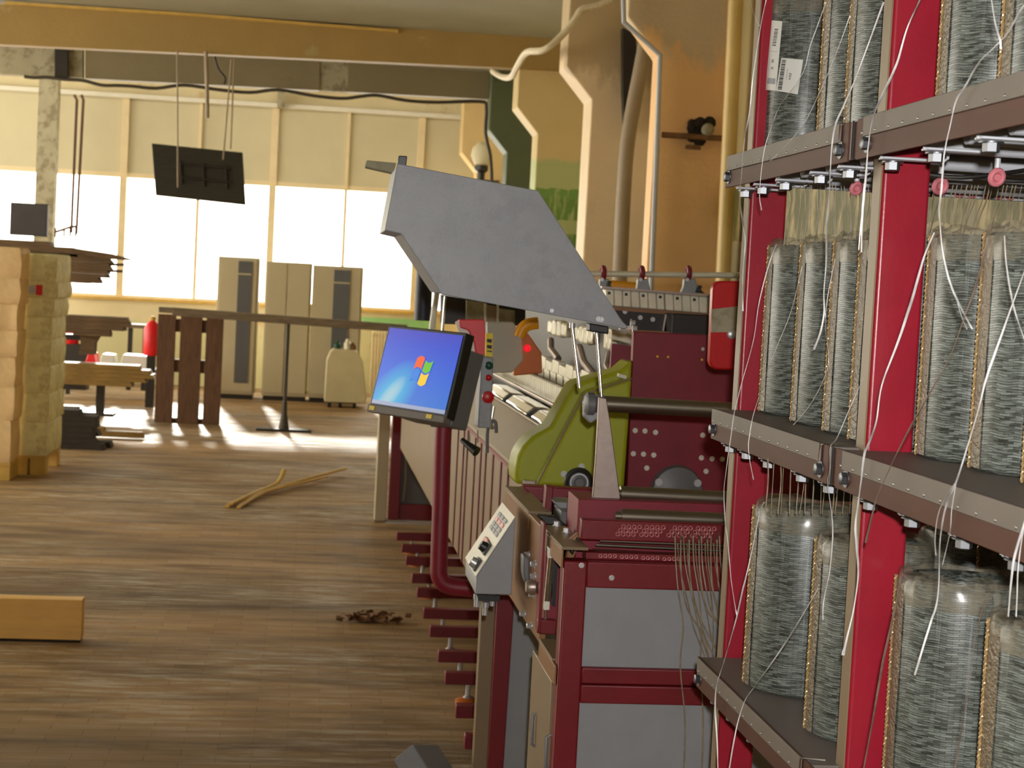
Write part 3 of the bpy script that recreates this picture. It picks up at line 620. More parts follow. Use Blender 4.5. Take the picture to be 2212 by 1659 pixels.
# left side: overhanging beige side plate with ledges, lower door
kb('side_plate', XS - .005, XS + .01, 3.66, 4.42, .86, 1.115, m_tan, .002)
kb('top_ledge', XS - .006, XS + .05, 3.93, 4.42, 1.113, 1.12, m_beige, .001)
kb('top_ledge', XS - .006, XS + .05, 3.4, 3.71, 1.113, 1.12, m_beige, .001)
kb('ledge_skirt', XS - .006, XS - .002, 3.4, 3.71, 1.075, 1.113, m_tan, .001)
kb('ledge_skirt', XS - .006, XS - .002, 3.93, 4.42, 1.075, 1.113, m_tan, .001)
kb('lower_ledge', XS - .006, XS + .03, 3.455, 3.65, .866, .872, m_beige, .001)
kb('lower_skirt', XS - .006, XS - .002, 3.41, 3.65, .825, .866, m_tan, .001)
d = kb('door', XS - .002, XS + .014, 3.47, 3.77, .1, .82, m_beige, .003)
for px, y0, y1 in ((1157, 1540, 1612), (1187, 1588, 1660)):
    A = PX(px, y0, XS - .003); B = PX(px - 3, y1, XS - .003)
    MB().tube([A + V((.004, 0, 0)), A + V((-.006, 0, -.004)), B + V((-.006, 0, .004)), B + V((.004, 0, 0))], .004, 8).build('door_handle', m_dgray, d)
bolts('side_bolt', [PX(*q, XS - .005) for q in ((1143, 1198), (1157, 1219), (1156, 1245), (1154, 1284), (1134, 1326), (1149, 1352))], (-1, 0, 0), .007, .012, m_zinc, km)
# pneumatic cylinder on its red bracket
MB().prism(poly([(1174, 1132), (1180, 1130), (1168, 1368), (1162, 1366)], 3.58), (0, .05, 0)).build('cylinder_bracket', m_redm, km, bevel=.002)
MB().prism(poly([(1162, 1338), (1202, 1340), (1200, 1372), (1160, 1368)], 3.585), (0, .02, 0)).build('bracket_foot', m_redm, km, bevel=.002)
MB().prism(poly([(1180, 1150), (1217, 1170), (1212, 1360), (1174, 1350)], 3.63), (0, .02, 0)).build('bracket_back', m_reddark, km)
cy = MB(); A, B = PY(1190, 1205, 3.57), PY(1181, 1302, 3.57); cy.tube([A, B], .0075, 18); cyl = cy.build('air_cylinder', m_chrome, km)
MB().tube([B, PY(1179, 1338, 3.57)], .0026, 10).build('piston_rod', m_chrome, cyl)
MB().prism(poly([(1184, 1181), (1196, 1192), (1196, 1206), (1184, 1206)], 3.56), (0, .018, 0)).build('end_cap', m_white, cyl, bevel=.001)
MB().prism(poly([(1176, 1300), (1188, 1300), (1187, 1318), (1175, 1318)], 3.56), (0, .018, 0)).build('end_cap', m_white, cyl, bevel=.001)
MB().prism(poly([(1198, 1205), (1206, 1207), (1200, 1310), (1192, 1308)], 3.6), (0, .02, 0)).build('cylinder_rail', m_black, km)
for (px, Y) in (((1176, 1106), 3.7), ((1196, 1124), 3.6)):
    sb = MB(); bolt(sb, V((PY(*px, Y).x + .03, Y, 1.12)), (0, 0, 1), .007, .01); sb.build('ledge_bolt', m_zinc, km)
MB().prism(poly([(1180, 1050), (1196, 1050), (1192, 1108), (1176, 1108)], 4.0), (0, .04, 0)).build('ledge_stay', m_redm, km, bevel=.003)
plate('black_stop', [(1160, 1112), (1200, 1116), (1226, 1136), (1180, 1134)], 3.72, .03, m_black, km, .003)
plate('curved_clip', [(1228, 1168), (1250, 1150), (1252, 1180), (1236, 1216), (1222, 1214)], 3.5, .02, m_tan, km, .004)
plate('clip_lever', [(1230, 1192), (1246, 1160), (1250, 1166), (1238, 1200)], 3.48, .01, m_black, km, .003)
plate('red_gusset', [(1262, 1068), (1290, 1070), (1282, 1126), (1258, 1150), (1250, 1120)], 3.66, .03, m_reddark, km, .003)
plate('motor_box', [(1212, 1103), (1262, 1105), (1258, 1136), (1210, 1134)], 3.9, .12, m_dgray, km, .004)
plate('motor_cover', [(1196, 1084), (1268, 1088), (1264, 1106), (1212, 1103)], 3.95, .1, m_grayp, km, .003)
plate('cross_rail', [(1128, 1050), (1300, 1058), (1298, 1090), (1160, 1084)], 4.3, .06, m_reddark, km, .004)
# control wedge with switches
cb = MB().prism(poly([(1114, 1118), (1029, 1246), (1027, 1283), (1105, 1285)], 3.9), (0, .26, 0)).build('control_box', m_grayp, km, bevel=.002)
A, B = PY(1114, 1118, 3.9), PY(1029, 1246, 3.9); sv = (B - A); nn = V((-sv.z, 0, sv.x)); nn = nn.normalized() * (1 if nn.x < 0 else -1)
def onface(t, y, h): return A + sv * t + V((0, y, 0)) + nn * h
MB().prism([onface(.0, .0, .001), onface(1, .0, .001), onface(1, .26, .001), onface(.0, .26, .001)], nn * .002).build('switch_plate', m_white, cb)
for t, y, s in ((.62, .07, .028), (.88, .06, .026)):
    sw = MB().prism([onface(t - .09, y - s, .003), onface(t + .09, y - s, .003), onface(t + .09, y + s, .003), onface(t - .09, y + s, .003)], nn * .006).build('rotary_switch', m_black, cb)
    MB().lathe(onface(t, y, .009), nn, [(.014, 0), (.011, .014)], 12).lathe(onface(t, y - .005, .02), nn, [(.004, 0), (.004, .004)], 8).build('knob', m_zinc if t > .8 else m_black, cb)
MB().prism([onface(.52, .1, .003), onface(.66, .1, .003), onface(.66, .16, .003), onface(.52, .16, .003)], nn * .006).build('red_switch', m_redbox, cb)
for i in range(4):
    for j in range(3):
        t0, y0 = .12 + i * .075, .05 + j * .055
        MB().prism([onface(t0, y0, .003), onface(t0 + .055, y0, .003), onface(t0 + .055, y0 + .042, .003), onface(t0, y0 + .042, .003)], nn * .003).build('push_button', m_pink if i == 1 else m_hood, cb)
MB().prism(poly([(1030, 1285), (1080, 1287), (1078, 1300), (1034, 1298)], 3.95), (0, .12, 0)).build('cable_gland_plate', m_black, cb)
for px in ((1030, 1300), (1064, 1298), (1048, 1318)):
    MB().lathe(PY(*px, 3.97), (0, 0, 1), [(.007, -.012), (.007, .006), (.009, .007), (.009, .02)], 10).build('cable_gland', m_zinc, cb)
plate('side_motor', [(1130, 1200), (1146, 1205), (1146, 1255), (1136, 1264), (1130, 1240)], 3.7, .05, m_dgray, km, .006)
MB().lathe(PY(1136, 1268, 3.64), PY(1160, 1268, 3.64) - PY(1136, 1268, 3.64), [(.012, 0), (.016, .006), (.016, .02), (.01, .026)], 14).build('adjusting_wheel', m_steel, km)
# lower end of the main body
plate('body_end_strip', [(1041, 1285), (1082, 1285), (1060, 1700), (1020, 1700)], 4.78, .05, m_beige, km, .003)
plate('body_end_post', [(1074, 1285), (1112, 1287), (1085, 1700), (1052, 1700)], 4.74, .04, m_redm, km, .003)
plate('body_end_panel', [(1104, 1285), (1240, 1295), (1215, 1700), (1078, 1700)], 4.77, .03, m_grayp, km, .001)
# long beige front of the body
kb('front_panel', .65, .67, 4.85, 10.9, .565, 1.1, m_beige, .004)
for px in (984, 997, 1005, 1022, 1035, 1046, 1062, 1080, 1096):
    Yq = PX(px, 1080, .65).y; kb('panel_seam', .645, .6505, Yq - .012, Yq + .012, .57, 1.09, m_redm, 0)
MB().prism([V((.645, 4.7, 1.1)), V((.645, 4.7, 1.115)), V((.76, 4.7, 1.215)), V((.76, 4.7, 1.2))], (0, 6.2, 0)).build('fabric_table', m_beige, km, bevel=.002)
kb('table_edge', .642, .652, 4.7, 10.9, 1.092, 1.104, m_reddark, .001)
MB().tube([V((.758, 4.7, 1.215)), V((.758, 10.9, 1.215))], .005, 8).build('table_lip', m_beige, km)
kb('body_underside', .7, 1.9, 4.9, 10.9, .5, .6, m_reddark, .004)
kb('core_beam', 1.1, 1.9, 4.95, 10.9, .6, 1.6, m_blacksteel, .004)
# foot bars on levelling pads
for px in ((857, 1160), (868, 1186), (877, 1213), (890, 1251), (901, 1282), (915, 1327), (929, 1366), (947, 1420), (962, 1467), (985, 1539), (1004, 1605)):
    p = PZ(*px, .1); fb = MB().box(p.x, 1.5, p.y, p.y + .05, .078, .125).build('foot_bar', m_redm, km, bevel=.003)
    MB().lathe((p.x + .095, p.y + .025, 0), (0, 0, 1), [(.05, 0), (.05, .012), (.03, .022)], 16).build('leveling_pad', m_orange, fb)
    MB().lathe((p.x + .095, p.y + .025, .02), (0, 0, 1), [(.022, 0), (.01, .012), (.01, .075)], 12).build('pad_screw', m_zinc, fb)
# row of metal sinker blocks, comb strips and guide bars along the body
for (x0, y0, x1, y1) in ((1067, 838, 1101, 860), (1109, 866, 1154, 893), (1165, 902, 1209, 927), (1222, 934, 1262, 955)):
    A = PX(x0, y0, .8); B = PX(x1, y1, .8); z = 1.17
    MB().prism([V((.77, B.y, z)), V((.77, B.y, z + .05)), V((.8, B.y, z + .075)), V((.86, B.y, z + .07)), V((.86, B.y, z))], (0, A.y - B.y, 0)).build('sinker_block', m_chrome if x0 < 1200 else m_steel, km, bevel=.006)
kb('sinker_bed', .765, 1.1, 4.95, 10.9, 1.13, 1.168, m_blacksteel, .003)
kb('needle_bed', .9, 1.0, 4.9, 8.5, 1.168, 1.25, m_blacksteel, .004)
mb = MB()
for k in range(60): y = 5.0 + k * .05; mb.box(.885, .905, y, y + .034, 1.235, 1.315)
mb.build('needle_comb', m_wblock, km)
mb = MB()
for k in range(9): y = 5.0 + k * .23; mb.lathe((.87, y, 1.2), (0, 1, 0), [(.02, 0), (.028, .02), (.028, .12), (.02, .14)], 12)
mb.build('lifting_cams', m_dgray, km)
MB().tube([V((.83, 4.9, 1.27)), V((.83, 7.5, 1.27))], .007, 8).build('oil_pipe', m_steel, km)
g0 = PX(1174, 770, 1.0); g1 = PX(1322, 822, 1.0)
for k in range(9):
    t0, t1 = k / 9, (k + .9) / 9; a = g0.lerp(g1, t0); b = g0.lerp(g1, t1)
    z = a.z - .03
    MB().box(.985, 1.015, b.y, a.y, z - .03, z + .035 - (k % 2) * .012).box(.978, .985, b.y + .02, a.y - .02, z - .05, z - .012).build('guide_block', m_wblock, km, bevel=.004)
kb('guide_rail', .99, 1.05, g1.y, g0.y + .5, g0.z - .125, g0.z - .07, m_redm, .003)
for (x0, x1, y0, y1) in ((1187, 1228, 690, 730), (1246, 1286, 703, 746), (1309, 1326, 716, 760)):
    A = PX(x0, (y0 + y1) / 2, 1.0); B = PX(x1, (y0 + y1) / 2, 1.0); n = 4 if x1 - x0 > 30 else 2
    zt, zb = PX((x0 + x1) / 2, y0, 1.0).z, PX((x0 + x1) / 2, y1, 1.0).z
    for k in range(n):
        ya = A.y + (B.y - A.y) * (k + .92) / n; yb = A.y + (B.y - A.y) * k / n; e = abs(k - (n - 1) / 2) * .006
        MB().box(.99, 1.02, ya, yb, zb + e, zt - e).build('guide_finger', m_wblock, km, bevel=.01)
for px in ((1190, 735, 1206, 775), (1252, 750, 1290, 820), (1318, 765, 1326, 815)):
    A, B = PX(px[0], px[1], 1.01), PX(px[2], px[3], 1.01); MB().tube([A, A.lerp(B, .5) + V((-.015, 0, 0)), B], .014, 8).build('swing_arm', m_steel, km)
# lime green side guard
ol = [(1112, 1046), (1112, 1012), (1118, 985), (1130, 964), (1150, 943), (1188, 922), (1239, 833), (1248, 827), (1340, 800), (1367, 777), (1349, 1056)]
gd = plate('lime_guard', ol, 4.66, .16, m_lime, km, .012)
plate('guard_face', [(1158, 1050), (1216, 936), (1262, 850), (1272, 844), (1366, 815), (1349, 1056)], 4.60, .06, m_lime, gd, .012)
MB().tube([PY(1159, 1048, 4.597), PY(1217, 936, 4.597), PY(1262, 852, 4.597), PY(1364, 818, 4.597)], .003, 6).build('guard_bead', m_beige, gd)
plate('guard_clip', [(1337, 807), (1354, 812), (1352, 819), (1335, 814)], 4.56, .02, m_white, gd)
plate('guard_hinge', [(1132, 1038), (1156, 1040), (1155, 1050), (1131, 1048)], 4.62, .03, m_steel, gd)
wh = PY(1250, 1042, 4.55)
w = MB().torus(wh, (0, 1, 0), .034, .008, 28, 8).build('hand_wheel', m_black, km)
MB().torus(wh + V((0, -.006, 0)), (0, 1, 0), .024, .004, 24, 6).build('wheel_ring', m_zinc, w); MB().lathe(wh + V((0, .02, 0)), (0, -1, 0), [(.026, 0), (.024, .01), (.012, .012), (.012, .03)], 20).build('wheel_hub', m_dgray, w)
bolts('guard_screw', [PY(*q, 4.6) for q in ((1256, 1008), (1218, 1024))], (0, -1, 0), .006, .004, m_zinc, gd)
# maroon side plate with bolts and half hub
mp = plate('side_wall_plate', [(1369, 716), (1760, 735), (1745, 1120), (1352, 1100)], 4.7, .03, m_reddark, km, .003)
bolts('plate_bolt', [PY(*q, 4.7) for q in ((1372, 930), (1393, 931), (1416, 934), (1518, 940), (1540, 942), (1368, 980), (1390, 981), (1412, 983), (1515, 989), (1538, 991), (1560, 992), (1397, 1011), (1525, 1018))], (0, -1, 0), .0052, .004, m_white, mp)
bolts('plate_pin', [PY(*q, 4.7) for q in ((1420, 770), (1443, 771), (1516, 777))], (0, -1, 0), .0022, .002, m_wy, mp); sb = MB(); bolt(sb, PY(1518, 754, 4.7), (0, -1, 0), .0034, .003); sb.build('plate_screw', m_zinc, mp)
hc = PY(1461, 1062, 4.69)
hb_ = MB().lathe(hc, (0, -1, 0), [(.078, 0), (.072, .02), (.05, .024), (.03, .03)], 36).build('bearing_hub', m_dgray, mp)
for q in ((1422, 1041), (1506, 1043)): sb = MB(); sb.lathe(PY(*q, 4.67), (0, -1, 0), [(.011, 0), (.011, .008)], 14); sb.build('hub_bolt', m_zinc, hb_)
plate('inner_plate', [(1322, 742), (1370, 748), (1352, 850), (1316, 838)], 4.95, .02, m_reddark, km)
plate('inner_ledge', [(1320, 711), (1370, 722), (1368, 746), (1322, 732)], 4.93, .05, m_wblock, km, .003)
# upper rail with clamps and the row of guide blocks
MB().tube([PY(1255, 591, 5.3), PY(1700, 596, 5.3)], .0095, 14).build('upper_rail', m_wblock, km)
for x, s in ((1303, .8), (1386, .9), (1487, 1)):
    c = PY(x, 590, 5.3); c2 = MB().torus(c, (1, 0, .02), .017, .009, 18, 8).build('rail_clamp', m_reddark, km)
    MB().prism(poly([(x - 8 * s, 602), (x + 16 * s, 602), (x + 20 * s, 622), (x + 22 * s, 640), (x - 16 * s, 634), (x - 10 * s, 620)], 5.29), (0, .03, 0)).build('clamp_bracket', m_hood, c2, bevel=.003)
    sb = MB(); bolt(sb, PY(x - 2, 604, 5.27), (0, -1, 0), .004, .004); sb.build('clamp_screw', m_zinc, c2)
for x, y in ((1317, 614), (1512, 624)): plate('black_clip', [(x - 8, y + 8), (x - 2, y - 8), (x + 6, y - 6), (x + 2, y + 2), (x + 12, y + 10)], 5.27, .02, m_black, km, .003)
plate('guide_lamp', [(1318, 605), (1395, 612), (1395, 632), (1318, 626)], 5.6, .04, m_yellow, km, .01)
for k in range(13):
    xa = 1308 + k * 18.4; xb = xa + 17.9 - (1.5 if k == 6 else 0); f = lambda x: 624 + (x - 1308) * .078
    bl = MB().prism(poly([(xa, f(xa)), (xb, f(xb)), (xb + 1, f(xb) + 36), (xa + 1, f(xa) + 36)], 5.05), (0, .06, 0)).build('guide_cassette', m_wblock, km, bevel=.003)
    if k % 2 == 0: MB().prism(poly([(xa + 5, f(xa) + 6), (xa + 11, f(xa) + 6), (xa + 11, f(xa) + 12), (xa + 5, f(xa) + 12)], 5.048), (0, .004, 0)).build('cassette_slot', m_black, bl)
plate('cassette_ledge', [(1300, 618), (1556, 638), (1556, 643), (1300, 623)], 5.03, .08, m_steel, km)
plate('cassette_rail', [(1320, 662), (1556, 680), (1556, 688), (1326, 670)], 5.04, .08, m_tan, km)
dk = plate('needle_shield', [(1326, 669), (1700, 698), (1700, 730), (1362, 714)], 5.06, .05, m_blacksteel, km)
bolts('shield_screw', [PY(*q, 5.05) for q in ((1350, 673), (1488, 694), (1518, 698), (1383, 686), (1410, 690))], (0, -1, 0), .005, .004, m_zinc, dk)
plate('shield_rib', [(1437, 676), (1441, 676), (1434, 716), (1430, 716)], 5.04, .02, m_steel, dk)
plate('shield_brace', [(1446, 678), (1452, 678), (1478, 716), (1470, 716)], 5.04, .02, m_dgray, dk)
plate('shield_lip', [(1362, 712), (1700, 731), (1700, 741), (1364, 719)], 4.98, .06, m_tan, km)
# warning bracket, octagonal cover, yellow crank and pilot lamp by the terminal
plate('gray_octagon_cover', [(1052, 695), (1109, 696), (1128, 728), (1131, 778), (1106, 805), (1063, 806), (1052, 790)], 5.6, .03, m_hood, km, .004).data.materials[0] = mat('pale_gray_cover', (178, 172, 156), .5, var=.05)
plate('orange_guard', [(1116, 702), (1142, 722), (1170, 762), (1172, 806), (1110, 812)], 5.66, .03, m_orange, km, .004)
MB().tube(smooth_path([PY(1122, 728, 5.58), PY(1128, 712, 5.58), PY(1141, 701, 5.58), PY(1162, 698, 5.58)]), .021, 14).build('yellow_crank', m_yellow, km)
MB().lathe(PY(1138, 752, 5.6), (0, -1, 0), [(.012, 0), (.013, .01), (.008, .02), (.001, .022)], 16).build('pilot_lamp', emit('red_pilot_lamp', (250, 20, 40), .9), km)
plate('dark_cover', [(955, 636), (1135, 668), (1135, 704), (955, 700)], 6.6, .1, m_blacksteel, km)
for i, (x0, x1, mm) in enumerate(((1008, 1046, m_conc), (1049, 1072, m_gpipe), (1078, 1112, m_conc))): plate('rear_slat', [(x0, 648 + i * 9), (x1, 653 + i * 9), (x1, 704), (x0, 702)], 6.55, .04, mm, km)
for x in (1047, 1074): plate('slat_edge', [(x, 655), (x + 4, 656), (x + 3, 702), (x - 1, 702)], 6.53, .02, m_white, km)
MB().tube([PY(944, 630, 6.3), PY(934, 702, 6.3), PY(928, 760, 6.3)], .012, 12).build('white_post', m_white, km)
MB().tube([PY(962, 640, 6.3), PY(957, 702, 6.3), PY(952, 770, 6.3)], .005, 8).build('thin_post', m_chrome, km)
a = PY(915, 640, 6.8); MB().lathe((a.x, 6.8, 1.5), (0, 0, 1), [(.035, 0), (.035, .26), (.03, .28)], 20).build('dark_drum', mat('dark_blue_drum', (40, 44, 58), .5, var=.1), km)
# levers under the terminal
MB().tube(smooth_path([PY(1068, 878, 5.0), PY(1064, 903, 5.0), PY(1062, 922, 5.0)]), .003, 8).build('lever_pin', m_chrome, km)
MB().tube(smooth_path([PY(1072, 935, 5.0), PY(1070, 912, 5.0), PY(1060, 912, 5.0), PY(1053, 930, 5.0), PY(1052, 978, 5.0)]), .0058, 10).build('hook_lever', m_dgray, km)
MB().lathe(PY(1063, 923, 4.98), (0, -1, 0), [(.006, 0), (.007, .005), (.002, .009)], 12).build('lever_ball', m_chrome, km)

# red cabinet at the far end of the machine
fc = empty('red_framed_cabinet', (.85, 11.4, 0), 'red framed cabinet at the far end of the knitting machine', 'cabinet')
x0 = PY(838, 1120, 11.4).x; zt = PY(845, 893, 11.4).z
for x in (x0, x0 + .33): MB().box(x, x + .075, 11.4, 11.47, .02, zt).build('post', m_redm, fc, bevel=.004)
for z0, z1 in ((zt - .05, zt), (zt - .29, zt - .2), (.02, .13)): MB().box(x0 + .075, x0 + .33, 11.41, 11.46, z0, z1).build('rail', m_redm, fc, bevel=.003)
MB().box(x0 + .075, x0 + .33, 11.44, 11.8, .13, zt - .29).build('gray_door', m_dgray, fc)
MB().box(x0 + .075, x0 + .33, 11.44, 11.8, zt - .2, zt - .05).build('upper_bay', m_blacksteel, fc)
for xa in (.12, .17): MB().box(x0 + xa, x0 + xa + .04, 11.425, 11.44, .5 if xa < .15 else .52, .59).build('hanging_tag', m_white, fc)
MB().tube([V((x0 + .1, 11.42, .55)), V((x0 + .11, 11.42, .3)), V((x0 + .1, 11.42, .15))], .008, 6).build('cable', m_gpipe, fc)
MB().box(x0 - .09, x0 - .012, 11.45, 11.6, 0, zt + .02).build('gray_side_panel', m_cab, fc, bevel=.004)

# operator terminal on its red tube
w2, u2 = V((.63994583, -.76814201, -.02066851)), V((.19482186, .13617181, .97134015)); n2 = w2.cross(u2).normalized()
if n2.y > 0: n2 = -n2
mc = PY(900.45, 800.42, 4.79)
tm = empty('operator_terminal', PY(952, 925, 4.86), 'tilted computer terminal with blue desktop screen on a red tube', 'monitor')
def lm(x, y, z): return mc + w2 * x + u2 * y + n2 * z
def lbox(x0, x1, y0, y1, z0, z1): return MB().obox(lm((x0 + x1) / 2, (y0 + y1) / 2, (z0 + z1) / 2), w2 * (x1 - x0) / 2, u2 * (y1 - y0) / 2, n2 * (z1 - z0) / 2)
lbox(-.1625, .1625, -.125, .125, -.035, 0).build('bezel', m_black, tm, bevel=.003)
lbox(-.162, .162, -.14, -.117, -.02, .008).build('lower_bezel', m_deck, tm, bevel=.003)
lbox(-.06, .15, -.14, .085, -.105, -.036).build('rear_housing', m_dgray, tm, bevel=.006)
def screen_mat():
    n = N('desktop_screen'); c = n.new('ShaderNodeTexCoord'); s = n.new('ShaderNodeSeparateXYZ'); n.L(c.outputs['UV'], s.inputs[0])
    base = n.ramp(s.outputs[1], [(.0, (14, 110, 205)), (.45, (20, 92, 214)), (.8, (40, 74, 205)), (1, (60, 66, 190))])
    dx = n.math('SUBTRACT', s.outputs[0], .22); dy = n.math('SUBTRACT', s.outputs[1], .12)
    ax = n.math('SUBTRACT', n.math('MULTIPLY', dx, .88), n.math('MULTIPLY', dy, .47)); ay = n.math('ADD', n.math('MULTIPLY', dx, .47), n.math('MULTIPLY', dy, .88))
    d = n.math('ADD', n.math('MULTIPLY', n.math('MULTIPLY', ax, ax), 13), n.math('MULTIPLY', n.math('MULTIPLY', ay, ay), 3.2))
    glow = n.ramp(d, [(0, WH), (.35, (.55,) * 3 + (1,)), (1, BK)])
    c1 = n.mix(glow, base, lin((30, 176, 216)))
    core = n.ramp(n.math('ADD', n.math('MULTIPLY', n.math('MULTIPLY', ax, ax), 90), n.math('MULTIPLY', n.math('MULTIPLY', ay, ay), 9)), [(0, WH), (1, BK)])
    c2 = n.mix(n.math('MULTIPLY', core, .6), c1, lin((190, 205, 205)))
    bar = n.math('LESS_THAN', s.outputs[1], .05)
    c3 = n.mix(bar, c2, lin((150, 160, 190)))
    n.p.inputs['Base Color'].default_value = lin((20, 22, 26)); n.L(c3, n.p.inputs['Emission Color']); n.p.inputs['Emission Strength'].default_value = .95
    n.p.inputs['Roughness'].default_value = .25; return n.m
so = MB().add([lm(-.153, -.113, .002), lm(.153, -.113, .002), lm(.153, .116, .002), lm(-.153, .116, .002)], [(0, 1, 2, 3)]).build('screen', screen_mat(), tm, smooth=False)
uv = so.data.uv_layers.new(name='UVMap')
vi = {}
for lp in so.data.loops:
    p = so.data.vertices[lp.vertex_index].co + WL[tm.name] - mc; uv.data[lp.index].uv = ((p.dot(w2) + .153) / .306, (p.dot(u2) + .113) / .229)
# four-colour waving window emblem in the middle of the screen
def wave_quad(u0, u1, v0, v1, m):
    pts = []; n = 8
    wv = lambda u: .006 * math.sin((u + 1) * 3.1)
    up = [(u0 + (u1 - u0) * i / n, v1) for i in range(n + 1)]; dn = [(u0 + (u1 - u0) * i / n, v0) for i in range(n, -1, -1)]
    mb = MB(); P = [lm(.022 + (u * .034) + v * .006, .0 + v * .034 + wv(u) * 1.3, .0035) for u, v in up + dn]
    mb.prism(P, n2 * .0004); return mb.build('screen_emblem', m, so, smooth=False)
wave_quad(-1, -.08, .08, 1.05, emit('emblem_orange', (245, 96, 40))); wave_quad(.08, 1, .08, 1, emit('emblem_green', (110, 190, 40)))
wave_quad(-1, -.08, -1, -.08, emit('emblem_blue', (60, 130, 220))); wave_quad(.08, 1, -1.05, -.08, emit('emblem_yellow', (245, 200, 40)))
for x, y in ((-.14, -.128), (.10, -.126)): lbox(x - .01, x + .012, y - .006, y + .006, .008, .0095).build('gold_reflection', m_wy, tm)  # yellow patches drawn for gold reflections on the bezel
# button box on the right of the housing
bb = MB().prism(poly([(1040, 770), (1066, 772), (1062, 926), (1032, 924)], 4.82), (0, .1, 0)).build('button_box', m_hood, tm, bevel=.004)
MB().prism(poly([(1050, 720), (1065, 720), (1063, 778), (1049, 777)], 4.86), (0, .02, 0)).build('warning_label', m_wy, tm)
for y0, y1 in ((732, 741), (745, 754), (757, 761)): MB().prism(poly([(1052, y0), (1063, y0 + 1), (1062, y1), (1052, y1 - 2)], 4.855), (0, .003, 0)).build('warning_symbol', m_ink, tm)
plate('red_warning_bracket', [(992, 690), (1047, 690), (1051, 766), (1029, 770), (1024, 738), (1012, 714), (994, 708)], 4.98, .02, m_redfar, tm, .003)
plate('white_bracket_side', [(984, 696), (994, 690), (1012, 714), (1026, 742), (1027, 770), (1010, 770)], 5.0, .02, m_white, tm, .002)
for px, r, m, nm in (((1055, 789), .012, m_green, 'green_button'), ((1054, 815), .0095, m_redbox, 'red_button'), ((1053, 857), .018, m_redbox, 'emergency_button')):
    MB().lathe(PY(*px, 4.82), (0, -1, 0), [(r * .6, 0), (r * .6, .012), (r, .014), (r * .95, .026), (r * .4, .03)], 18).build(nm, m, tm)
MB().tube([PY(998, 950, 4.7), PY(1012, 962, 4.68), PY(1030, 976, 4.66)], .0125, 14, rs=[.55, .8, 1.2]).build('handle', m_black, tm)
for x in (1014, 1032): MB().tube([PY(x, 930, 4.85), PY(x, 955, 4.8)], .002, 6).build('handle_link', m_chrome, tm)
MB().tube(smooth_path([PY(958, 918, 4.86), PY(956, 960, 4.86), PY(952, 1100, 4.86), PY(948, 1215, 4.86), PY(950, 1246, 4.86), PY(966, 1264, 4.86), PY(1000, 1270, 4.86), PY(1075, 1275, 4.86)], 6), .0255, 18).build('support_tube', m_reddark, tm)
MB().prism(poly([(930, 905), (985, 912), (985, 928), (930, 922)], 4.84), (0, .1, 0)).build('tilt_bracket', m_dgray, tm, bevel=.003)

# ------------------------------------------------------------------ gray hood over the machine
hp = [(858, 353), (1163, 412), (1344, 694), (1357, 706), (1350, 711), (1313, 703), (954, 636), (866, 505), (831, 497)]
hd = empty('gray_hood', PY(1100, 690, 3.85), 'big dark gray angular hood raised over the machine', 'hood')
MB().prism(poly(hp, 3.7), (0, .006, 0)).build('front_plate', m_hood, hd, bevel=.0015)
c = PY(1080, 540, 3.7); P2 = [p + (c - p) * .012 for p in poly([(858, 353), (1163, 412), (1340, 694), (1313, 702), (954, 635), (866, 504), (831, 496)], 3.7)]
MB().prism([p + V((0, .011, 0)) for p in P2], (0, .34, 0)).build('shell', m_hood, hd, bevel=.002)
MB().prism(poly([(861, 336), (880, 337), (877, 362), (859, 358)], 3.72), (0, .03, 0)).build('corner_bracket', m_black, hd, bevel=.002)
MB().prism(poly([(792, 346), (856, 352), (850, 374), (789, 360)], 4.0), (0, .06, 0)).build('rear_arm', m_conc, hd, bevel=.002)
for q, r in (((1293, 689), .004), ((1299, 690), .004), ((1192, 671), .003)): bolts('hood_screw', [PY(*q, 3.699)], (0, -1, 0), r, .003, m_zinc, hd)
MB().prism(poly([(1274, 698), (1316, 705), (1314, 722), (1274, 716)], 3.72), (0, .05, 0)).build('strut_mount', m_black, hd, bevel=.003)
for t in ([(1236, 703), (1252, 838)], [(1289, 716), (1300, 862)]):
    s_ = MB().tube([PY(*t[0], 3.745), PY(*t[1], 3.735)], .0042, 10).build('gas_strut', m_chrome, hd)
    MB().lathe(PY(*t[0], 3.745), (0, 0, 1), [(.007, -.006), (.007, .006)], 10).build('strut_end', m_zinc, s_)
for q in ((1362, 697), (1366, 709)): sb = MB(); bolt(sb, PY(*q, 3.75), (1, 0, 0), .006, .01); sb.build('hinge_bolt', m_zinc, hd)
plate('hinge_arm', [(1340, 704), (1372, 704), (1372, 712), (1340, 712)], 3.75, .02, m_steel, hd)

# red rounded plate with a pale band, fixed on the machine beside the rack post
rp = empty('red_guard_plate', PY(1570, 800, 3.9), 'bright red rounded plate with a pale band beside the rack post', 'plate')
def rr(px0, px1, y0, y1, r): return [(px0 + r, y0), (px1, y0), (px1 - 6, y1), (px0 + r - 6, y1), (px0 - 4, y1 - r), (px0, y0 + r)]
MB().prism(poly([(1556, 607), (1548, 609), (1542, 616), (1540, 626), (1533, 780), (1537, 792), (1548, 798), (1640, 800), (1648, 607)], 3.9), (0, .03, 0)).build('plate_body', m_redbox, rp, bevel=.004)
MB().prism(poly([(1538, 668), (1645, 656), (1644, 716), (1537, 718)], 3.895), (0, .006, 0)).build('pale_band', m_conc, rp)
sb = MB(); sb.lathe(PY(1580, 722, 3.9), (0, -1, 0), [(.012, 0), (.011, .006), (.006, .009)], 18); sb.build('screw', m_zinc, rp)
MB().box(WL[rp.name].x + .01, WL[rp.name].x + .6, 3.932, 3.96, WL[rp.name].z + .05, WL[rp.name].z + .09).build('stay', m_reddark, rp)

